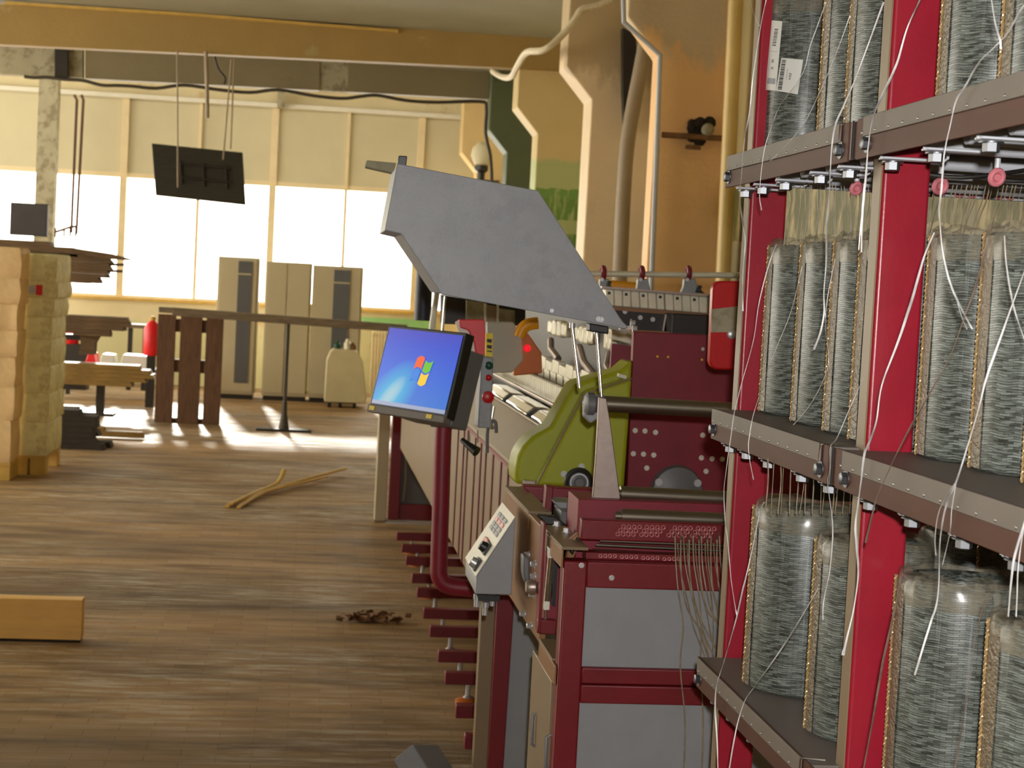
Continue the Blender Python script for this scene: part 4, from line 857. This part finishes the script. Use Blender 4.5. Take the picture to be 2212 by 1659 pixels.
# beige yarns hanging from the header
for i in range(16):
    x0 = 1458 + (i % 8) * 13 + (i // 8) * 5; y0 = 1150 + (i % 3) * 9; k = R.uniform(-6, 6)
    if i in (0, 3, 5): pts = [(x0, y0), (x0 + 2, 1215), (x0 + 12 + k, 1280), (x0 + 18, 1350), (x0 + 16 + k, 1440), (x0 + 22, 1560), (x0 + 18, 1690)]
    else: pts = [(x0, y0), (x0 + 2 + k * .4, 1215), (x0 + 10 + k, 1270), (x0 + 22 + k, 1320), (min(1560, x0 + 42 - k), 1358 + (i % 4) * 12), (min(1585, x0 + 66 + k), 1400 + (i % 5) * 16)]
    P = smooth_path([PY(x, y, 3.40 - .012 * (j > 1)) for j, (x, y) in enumerate(pts)], 5)
    P[0] = PY(*pts[0], 3.455)
    tag(MB().tube(P, .0016, 6, flat=.7).build('beige_yarn', m_yarn), 'beige glass yarn hanging from the red perforated header', 'yarn', 'beige yarns hanging from the perforated header')

# ------------------------------------------------------------------ bobbin rack
rk = empty('bobbin_rack', (.95, 2.1, 0), 'red steel creel rack holding glass roving bobbins on gray shelves', 'rack')
for (X0, Y0, nm) in ((.765, 2.87, 'far'), (.757, 2.165, 'near')):
    p = MB().box(X0, X0 + .066, Y0, Y0 + .036, 0, 2.75).build('post', m_red, rk, bevel=.005, seg=3)
    MB().box(X0 - .0025, X0 - .0002, Y0 + .003, Y0 + .034, 0, 2.75).build('post_side_reflection', m_beige, p)  # beige strip paints a reflection onto the post's left face
for (X0, Y0) in ((1.38, 2.87), (1.38, 2.165)): MB().box(X0, X0 + .066, Y0, Y0 + .036, 0, 2.75).build('post', m_red, rk, bevel=.005)
SH = (1.895, 1.458, 1.018)
BAYS = ((2.185, 2.845), (1.2, 2.15))
for si, z in enumerate(SH):
    s = MB().box(.716, 1.46, BAYS[0][0], BAYS[0][1], z - .006, z).box(.716, 1.46, BAYS[1][0], BAYS[1][1], z - .006, z).build('shelf', m_deck, rk, bevel=.001)
    for bi, (y0, y1) in enumerate(BAYS):
        MB().box(.712, .7155, y0, y1, z - .052, z + .0015).build('steel_lip', m_steelb, s, bevel=.0008)
        MB().box(.7085, .7118, y0 + (.03 if bi == 0 else 0), y1 - .012 - (.0 if bi == 0 else .02), z - .024, z + .002).build('edge_strip', m_edge, s, bevel=.0008)
        y = y1 - .03
        while y > max(y0 + .04, 1.5):
            MB().lathe((.7085, y, z - .019), (-1, 0, 0), [(.0022, 0), (.0019, .001), (.0007, .0015)], 10).build('rivet', m_rivet, s); y -= .05
        for yb in ((y1 - .022, y0 + .03) if bi == 0 else (y1 - .045,)):
            b = MB(); bolt(b, (.712, yb, z - .034), (-1, 0, 0), .0085, .008); b.build('lip_bolt', m_bolt, s)
    MB().box(.7135, .7165, 2.146, 2.19, z - .05, z).build('joint_plate', m_steelb, s)
    MB().box(.7095, .7125, 2.164, 2.168, z - .05, z + .001).build('joint_seam', m_black, s)
    MB().tube([(.7085, 2.214, z - .022), (.7085, 2.214, z + .001), (.74, 2.2, z + .003)], .0018, 6).build('edge_clip', m_chrome, s)
    for y in (2.79, 2.68, 2.55, 2.37, 2.24, 2.07, 1.92, 1.76, 1.62):
        b = MB(); bolt(b, (.735, y, z - .058), (0, 0, -1), .0095, .011); bt_ = b.build('under_bolt', m_bolt, s)
        MB().tube([(.718, y, z - .054), (.80, y - .004, z - .054), (.806, y - .004, z - .05), (.807, y - .004, z - .04)], .0022, 6).box(.72, .80, y - .011, y + .011, z - .0558, z - .0535).build('bracket', m_tube, bt_)
    for y in (2.74, 2.6, 2.47, 2.31, 2.06, 1.93, 1.8, 1.66):
        MB().lathe((.775, y, z - .032), (1, 0, 0), [(.013, 0), (.013, .68)], 14).build('cross_tube', m_tube, s)
    MB().box(.8, 1.46, 2.828, 2.84, z - .045, z - .012).build('rear_rail', m_tube, s)
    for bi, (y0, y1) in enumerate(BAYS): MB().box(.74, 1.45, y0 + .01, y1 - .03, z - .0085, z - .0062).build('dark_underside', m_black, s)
    if si == 0:
        for q, Y, r in (((1850, 407), 2.45, .008), ((2031, 402), 2.25, .009), ((2153, 383), 2.1, .009)):
            c = PY(*q, Y); e = MB().torus(c, (.2, -1, -.3), r, r * .45, 18, 8).lathe(c, (.1, -1, -.2), [(r * .6, .0), (r * .5, .003)], 12).build('ceramic_eyelet', m_pink, s)
            MB().tube([c + V((0, .0, r)), (c.x, c.y, z - .03)], .004, 8).build('eyelet_stem', m_tube, e)
        for k in range(11):
            c = PY(1885 + k * 30 + R.uniform(-8, 8), 408 + k * 1.3, 2.826); MB().torus(c, (0, -1, 0), .0075, .0028, 14, 6).build('rail_eyelet', m_pink, s)
        for k in range(5):
            x = .85 + k * .09; MB().tube(smooth_path([(x, 2.3, z - .05), (x + .03, 2.2, z - .062), (x + .08, 2.1, z - .055), (x + .12, 2.0, z - .045)]), .003, 6).build('air_hose', m_black, s)

# bobbins of glass roving
H, RB = .29, .073
broot = None
def bobbin_parts(root):
    reg(root, (0, 0, 0))
    MB().lathe((0, 0, 0), (0, 0, 1), [(.022, .004), (RB - .006, .0), (RB - .001, .004), (RB, .012), (RB, H - .02), (RB - .002, H - .008), (RB - .008, H - .001), (.045, H - .004), (.036, H - .012), (.034, H - .05)], 48).build('windings', m_bob, root)
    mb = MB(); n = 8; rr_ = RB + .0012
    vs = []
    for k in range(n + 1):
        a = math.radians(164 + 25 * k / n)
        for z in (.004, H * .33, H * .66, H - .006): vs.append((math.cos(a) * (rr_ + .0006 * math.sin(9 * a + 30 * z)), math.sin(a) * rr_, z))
    mb.add(vs, [(k * 4 + j, k * 4 + j + 1, k * 4 + 5 + j, k * 4 + 4 + j) for k in range(n) for j in range(3)]).build('film_tint_band', m_gold, root)  # amber band fixes the film's view-dependent edge reflection as colour
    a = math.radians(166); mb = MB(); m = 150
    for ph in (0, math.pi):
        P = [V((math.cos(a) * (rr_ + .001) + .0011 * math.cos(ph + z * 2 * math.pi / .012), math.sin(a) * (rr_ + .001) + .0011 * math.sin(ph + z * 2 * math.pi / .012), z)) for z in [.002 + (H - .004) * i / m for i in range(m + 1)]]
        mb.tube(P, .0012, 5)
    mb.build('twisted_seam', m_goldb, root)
    mb = MB(); n = 40; vs = []
    rg = random.Random(3)
    hts = [.002 + .008 * abs(math.sin(k * .47)) + rg.uniform(0, .004) for k in range(n)]
    for k in range(n):
        a = 2 * math.pi * k / n; c_, s_ = math.cos(a), math.sin(a); j = rg.uniform(-.003, .003)
        for r, z in ((RB + .001, H - .035), (RB + .0015, H - .008), (RB - .004 + j, H + hts[k] * .5), (RB - .016 + j * 2, H + hts[k])): vs.append((c_ * r, s_ * r, z))
    mb.add(vs, [(k * 4 + j, ((k + 1) % n) * 4 + j, ((k + 1) % n) * 4 + j + 1, k * 4 + j + 1) for k in range(n) for j in range(3)]).build('plastic_film', m_film, root)
def copy_tree(o):
    c = o.copy(); COL.objects.link(c)
    for ch in list(o.children):
        d = ch.copy(); COL.objects.link(d); d.parent = c
    return c
BOB = []
def place_bobbin(x, y, z, label, grp, sc=1.0, rz=0.0, hz=1.0):
    global broot
    if broot is None:
        broot = bpy.data.objects.new('roving_bobbin', None); COL.objects.link(broot); broot.empty_display_size = .1; bobbin_parts(broot); o = broot
    else: o = copy_tree(broot)
    o.location = (x, y, z); o.scale = (sc, sc, hz); o.rotation_euler = (0, 0, rz); tag(o, label, 'bobbin', grp); BOB.append(o); return o
def tang(p, r): return p.x + r * .955, p.y - r * .3
G = ('roving bobbins on the top shelf', 'roving bobbins on the middle shelf', 'roving bobbins on the lower shelf')
first = None
for i, (px, lab) in enumerate(((1650, 'far left bobbin on the top shelf with two white barcode labels'), (1776, 'narrow bobbin on the top shelf, right of the labelled bobbin'), (1834, 'bobbin on the top shelf just left of the near red post'),
                               (2030, 'bobbin on the top shelf just right of the near red post'), (2162, 'bobbin on the top shelf at the right edge of the photo'))):
    x, y = tang(PX(px, 150, .785), RB); o = place_bobbin(x, y, SH[0] + .001, lab, G[0], 1, R.uniform(-.06, .06))
    if i == 0: first = o
place_bobbin(*[c for c in tang(PX(2300, 150, .785), RB)], SH[0] + .001, 'bobbin on the top shelf mostly beyond the right edge', G[0])
for px, lab, dy in (((1641, 891), 'leftmost bobbin on the middle shelf in front of the far red post', 0), ((1710, 913), 'second bobbin from the left on the middle shelf', 0), ((1779, 934), 'third bobbin from the left on the middle shelf', 0), ((1840, 954), 'bobbin on the middle shelf partly hidden by the near red post', .012),
                    ((1980, 986), 'bobbin on the middle shelf directly right of the near red post', 0), ((2094, 1014), 'second bobbin right of the near red post on the middle shelf', 0), ((2208, 1047), 'bobbin on the middle shelf cut by the right edge', 0)):
    x, y = tang(PZ(*px, SH[1]), RB); place_bobbin(x, y + dy, SH[1] + .001, lab, G[1], 1, R.uniform(-.06, .06))
S3 = 1.16
for p, lab, hz in ((PZ(1608, 1475, SH[2]), 'wide leftmost bobbin on the lower shelf', 1.03), (PZ(1740, 1575, SH[2]), 'second bobbin on the lower shelf left of the near red post', 1.0), (PX(1922, 1500, .80), 'wide bobbin on the lower shelf right of the near red post', .96), (PX(2126, 1500, .815), 'bobbin at the lower right corner of the photo', .95)):
    x, y = tang(p, RB * S3); place_bobbin(x, y, SH[2] + .001, lab, G[2], S3, R.uniform(-.05, .05), hz)
for x, y, lab in ((1.06, 2.5, 'rear bobbin on the lower shelf behind the second one'), (1.07, 2.06, 'shiny rear bobbin seen over the wide one on the lower shelf'), (1.09, 1.85, 'rear bobbin on the lower shelf behind the right corner bobbin')):
    place_bobbin(x, y, SH[2] + .001, lab, G[2], S3, 1.5, .98)
# paper labels on the first bobbin (curved around it)
def curved(name, px, m, off, parent, label=None):
    """quad given in pixels, laid on the cylinder of the first bobbin"""
    c = V((first.location.x, first.location.y, 0)); rr_ = RB + off
    def hit(x, y):
        d = ray(x, y); o2 = V((EYE.x - c.x, EYE.y - c.y)); d2 = V((d.x, d.y)); A = d2.dot(d2); B = 2 * o2.dot(d2); C_ = o2.dot(o2) - rr_ * rr_
        D = max(0, B * B - 4 * A * C_); t = (-B - math.sqrt(D)) / (2 * A); return EYE + d * t
    nx, ny = 6, 2; vs = []
    for j in range(ny + 1):
        for i in range(nx + 1):
            u, v = i / nx, j / ny
            x = (px[0][0] * (1 - u) + px[1][0] * u) * (1 - v) + (px[3][0] * (1 - u) + px[2][0] * u) * v; y = (px[0][1] * (1 - u) + px[1][1] * u) * (1 - v) + (px[3][1] * (1 - u) + px[2][1] * u) * v
            vs.append(hit(x, y))
    fs = [(j * (nx + 1) + i, j * (nx + 1) + i + 1, (j + 1) * (nx + 1) + i + 1, (j + 1) * (nx + 1) + i) for j in range(ny) for i in range(nx)]
    me = bpy.data.meshes.new(name); inv = Matrix.Rotation(-first.rotation_euler.z, 3, 'Z')
    me.from_pydata([inv @ (v - first.location) for v in vs], [], fs); me.materials.append(m); o = bpy.data.objects.new(name, me); COL.objects.link(o)
    o.parent = parent
    return o
la = curved('paper_label', [(1667, 44), (1690, 46), (1676, 196), (1653, 194)], m_paper, .0030, first)
lb = curved('paper_label', [(1688, 125), (1735, 129), (1723, 204), (1676, 196)], m_paper, .0034, first)
y = 129.0; R2 = random.Random(11)
while y < 192:
    h = R2.choice((1.2, 1.8, 2.6)); sx = -(y - 129) * .145
    curved('barcode_bar', [(1688 + sx + 1, y), (1698 + sx, y + .6), (1698 + sx - .2, y + h + .6), (1688 + sx + .8, y + h)], m_ink, .0040, lb); y += h + R2.choice((1.0, 1.5))
y = 62.0
while y < 100:
    h = R2.choice((1.2, 2.0)); curved('barcode_bar', [(1673 - (y - 62) * .145, y), (1681 - (y - 62) * .145, y + .4), (1681 - (y - 62) * .145, y + h + .4), (1673 - (y - 62) * .145, y + h)], m_ink, .0036, la); y += h + 1.6
for q in ([(1667, 128), (1672, 128.5), (1671, 136), (1666, 135.5)], [(1666, 144), (1671, 144.5), (1670, 150), (1665, 149.5)], [(1658, 168), (1675, 169.5), (1674, 182), (1656.5, 180.5)], [(1662, 110), (1679, 111), (1679, 111.7), (1662, 110.7)]):
    curved('printed_mark', q, m_hood, .0036, la)
# digits 22A and a short code line, printed sideways along the label
def strokes(ch):
    return {'2': [((0, 1), (1, 1)), ((1, 1), (1, .5)), ((1, .5), (0, .5)), ((0, .5), (0, 0)), ((0, 0), (1, 0))],
            'A': [((0, 0), (.5, 1)), ((.5, 1), (1, 0)), ((.2, .4), (.8, .4))]}[ch]
for i, ch in enumerate('22A'):
    for (a, b) in strokes(ch):
        def t(u, v): return (1705.5 + v * 4.0 - (i * 5 + u * 3.4) * .145, 158 + i * 5.2 + u * 3.6)
        A, B = t(*a), t(*b); dx, dy = B[0] - A[0], B[1] - A[1]; L = math.hypot(dx, dy) or 1; nx, ny = -dy / L * .45, dx / L * .45
        curved('printed_digit', [(A[0] - nx, A[1] - ny), (B[0] - nx, B[1] - ny), (B[0] + nx, B[1] + ny), (A[0] + nx, A[1] + ny)], m_ink, .0042, lb)
for k in range(9): curved('printed_mark', [(1700.5 - k * .35, 149 + k * 2.6), (1702.6 - k * .35, 149.2 + k * 2.6), (1702.4 - k * .35, 150.6 + k * 2.6), (1700.3 - k * .35, 150.4 + k * 2.6)], m_hood, .0040, lb)

# glass strands hanging in front of the shelves
def strand(pts, w, lab, m=m_strand, X=.70, tails=()):
    """a bundle of fine filaments, loosely twisted, opening and closing along its length"""
    mb = MB(); P = smooth_path([PX(x, y, X) for x, y in pts], 7); n = len(P)
    w *= .78; nf = 5 if w > .0009 else 3; ph0 = R.uniform(0, 6); tw = R.uniform(.16, .3)
    for f in range(nf):
        ph = 2 * math.pi * f / nf; q = []
        for i, p in enumerate(P):
            sp = w * (.55 + .35 * math.sin(i * .21 + ph0)) * (1.5 if i > n - 4 else 1)
            q.append(p + V((-math.cos(i * tw + ph) * sp * .8, math.sin(i * tw + ph) * sp, 0)))
        mb.tube(q, w * .42, 5)
    for t in tails: mb.tube(smooth_path([PX(x, y, X - .001) for x, y in t], 4), w * .5, 5)
    tag(mb.build('glass_strand', m), lab, 'strand', 'loose glass strands on the rack')
Wd = .0011
strand([(1655, -15), (1655, 0), (1645, 47), (1627, 163), (1620, 238), (1609, 298), (1602, 376), (1598, 423), (1603, 470), (1610, 520), (1606, 570), (1604, 610), (1605, 672)], .0013, 'long shiny strand down the far red post from the top edge')
strand([(1610, -15), (1620, 0), (1628, 30), (1641, 56)], .0006, 'short thin strand at the top left of the far red post')
strand([(1785, 5), (1752, 94), (1736, 154), (1708, 197), (1683, 232), (1664, 282), (1652, 320), (1644, 376), (1641, 423), (1645, 454)], .0009, 'shiny strand ending loose below the upper lip by the far post')
strand([(1836, 34), (1811, 103), (1783, 172), (1746, 251), (1721, 288), (1689, 323), (1664, 348)], .0009, 'shiny strand ending on the upper steel lip')
strand([(1909, 5), (1874, 100), (1846, 175), (1821, 232), (1804, 273), (1796, 329), (1793, 392), (1791, 439), (1786, 487), (1785, 565), (1780, 628), (1780, 678), (1771, 722), (1758, 755)], .0016, 'thick shiny strand crossing the upper lip left of the lip joint')
strand([(1995, -20), (1987, 0), (1959, 63), (1937, 138), (1909, 200), (1887, 251), (1876, 313), (1871, 376), (1866, 423), (1862, 480), (1861, 545)], .0018, 'widest shiny strand slanting across the near red post at the top', tails=([(1866, 430), (1859, 490), (1855, 540)],))
strand([(2230, 0), (2209, 16), (2178, 69), (2147, 103), (2115, 135), (2084, 188), (2065, 219), (2053, 270), (2040, 332), (2034, 407), (2029, 454), (2031, 487), (2036, 540), (2050, 603), (2070, 653), (2100, 710)], .0013, 'shiny strand over the upper lip at right with a forked end', tails=([(2065, 640), (2076, 680), (2089, 711)],))
strand([(2140, -15), (2142, 0), (2150, 50), (2160, 85), (2162, 106)], .0013, 'short bright strand at the top right')
strand([(1677, 528), (1658, 581), (1639, 659), (1627, 738), (1601, 832), (1586, 894), (1577, 957), (1569, 1014), (1564, 1060), (1566, 1117), (1572, 1166), (1579, 1246), (1585, 1290), (1592, 1330)], .0011, 'long strand from the leftmost middle bobbin past the far end of the shelf')
strand([(1651, 1085), (1642, 1105), (1626, 1182), (1613, 1240), (1603, 1280), (1589, 1342), (1563, 1432), (1548, 1481), (1545, 1531), (1549, 1597), (1551, 1670)], .0015, 'bright strand from the lower left bobbin to the bottom edge')
strand([(1733, 575), (1708, 675), (1670, 769), (1645, 841), (1628, 894), (1619, 941), (1617, 970), (1621, 1002), (1628, 1036)], .0008, 'thin strand curling over the far end of the middle lip')
strand([(1804, 559), (1783, 678), (1790, 769), (1783, 810), (1752, 872), (1714, 918)], .0009, 'dull strand lying against the third middle bobbin', X=.745)
strand([(1866, 816), (1844, 863), (1809, 944), (1794, 966), (1793, 1014), (1788, 1040), (1796, 1105), (1799, 1150), (1793, 1230), (1783, 1278), (1778, 1310), (1778, 1339)], .001, 'strand falling over the middle lip at its joint')
strand([(2018, 503), (1996, 556), (1971, 644), (1940, 738), (1905, 832), (1893, 910), (1876, 960), (1867, 982), (1860, 1040), (1854, 1085), (1848, 1134), (1851, 1182), (1854, 1240), (1844, 1316), (1831, 1372), (1821, 1415)], .0018, 'widest strand running down across the middle of the near red post')
strand([(2134, 512), (2115, 597), (2084, 684), (2053, 769), (2018, 832), (1974, 910), (1945, 965), (1915, 1027), (1893, 1079), (1880, 1130), (1870, 1172)], .0013, 'dull brown strand slanting from the right over the middle lip', m_strandd, .695)
strand([(2230, 540), (2209, 597), (2184, 666), (2153, 753), (2131, 816), (2115, 879), (2097, 941), (2066, 1040), (2044, 1092), (2031, 1166), (2028, 1262), (2022, 1310), (2009, 1349), (1976, 1458)], .0013, 'strand fanning into filaments over the middle lip at right', tails=([(2062, 1045), (2030, 1100), (2020, 1160), (2022, 1200)], [(2066, 1040), (2056, 1100), (2052, 1150), (2036, 1220)]))
strand([(2170, 509), (2175, 581), (2191, 666), (2209, 722), (2230, 780)], .0011, 'pale strand on the bobbin at the right edge', X=.76)
strand([(2225, 1085), (2212, 1134), (2192, 1201), (2184, 1260), (2178, 1332)], .0014, 'split strand hanging at the right edge below the middle lip', tails=([(2212, 1134), (2200, 1220), (2197, 1290), (2195, 1332)],))
strand([(1768, 1271), (1740, 1318), (1712, 1365), (1679, 1415), (1632, 1481), (1609, 1514), (1593, 1564), (1582, 1620), (1574, 1670)], .0013, 'bright strand slanting from the lower bobbins over the lower lip')
strand([(1947, 1243), (1933, 1316), (1907, 1432), (1887, 1547), (1864, 1670)], .0016, 'brownish strand down the lower part of the near red post', m_strandd)
strand([(2132, 1286), (2109, 1365), (2092, 1481), (2062, 1670)], .001, 'dull gray strand on the wide lower right bobbin', m_strandd, X=.74)
# rovings running up from the bobbins through the shelf above
for i in range(18):
    x = 1706 + i * 10 + R.uniform(-4, 4); b_ = R.uniform(-18, 8)
    P = smooth_path([PY(x, 400, 2.62), PY(x + R.uniform(-2, 4), 440, 2.62), PY(x + b_ * .5, 480, 2.62), PY(x + b_, 530, 2.62)])
    tag(MB().tube(P, .0007, 5).build('glass_strand', m_yarn), 'thin beige strand rising from the middle far bobbins to the shelf above', 'strand', 'thin strands above the far middle bobbins')
for i in range(22):
    x = 2008 + i * 10 + R.uniform(-4, 4); b_ = R.uniform(-28, -6)
    P = smooth_path([PY(x + 8, 400, 2.3), PY(x, 435, 2.3), PY(x + b_ * .5, 470, 2.3), PY(x + b_, 515, 2.3)])
    tag(MB().tube(P, R.choice((.0009, .0013, .0018)), 6, flat=.6).build('glass_strand', m_yarn), 'beige strand rising from the middle near bobbins to the shelf above', 'strand', 'strands above the near middle bobbins')
for i in range(16):
    x = 1655 + i * 13 + R.uniform(-5, 5)
    if x > 1850: continue
    P = smooth_path([PY(x, 990, 2.45), PY(x + R.uniform(-3, 3), 1040, 2.45), PY(x - R.uniform(0, 8), 1110, 2.45)])
    tag(MB().tube(P, R.choice((.001, .0016)), 6, flat=.6).build('glass_strand', m_yarn), 'beige strand rising from the lower bobbins to the middle shelf', 'strand', 'strands above the lower bobbins')

# ------------------------------------------------------------------ light: daylight through the windows and the flash on the camera
wd = bpy.data.worlds.new('overcast_sky'); SC.world = wd; wd.use_nodes = True
bg = wd.node_tree.nodes['Background']; bg.inputs[0].default_value = (1, .94, .8, 1); bg.inputs[1].default_value = 7.0
fl = bpy.data.lights.new('camera_flash', 'SPOT'); fl.energy = 215; fl.spot_size = math.radians(75); fl.spot_blend = .6; fl.shadow_soft_size = .018; fl.color = (1, .97, .94)
fo = bpy.data.objects.new('camera_flash', fl); COL.objects.link(fo); fo.matrix_world = co.matrix_world.copy(); fo.location = EYE + cu * .075 + cr * .03

sn = bpy.data.lights.new('low_sun', 'SUN'); sn.energy = 10; sn.angle = math.radians(4); sn.color = (1, .95, .84)
so_ = bpy.data.objects.new('low_sun', sn); COL.objects.link(so_); so_.rotation_euler = (math.radians(-70), 0, math.radians(6)); so_.location = (0, 30, 8)
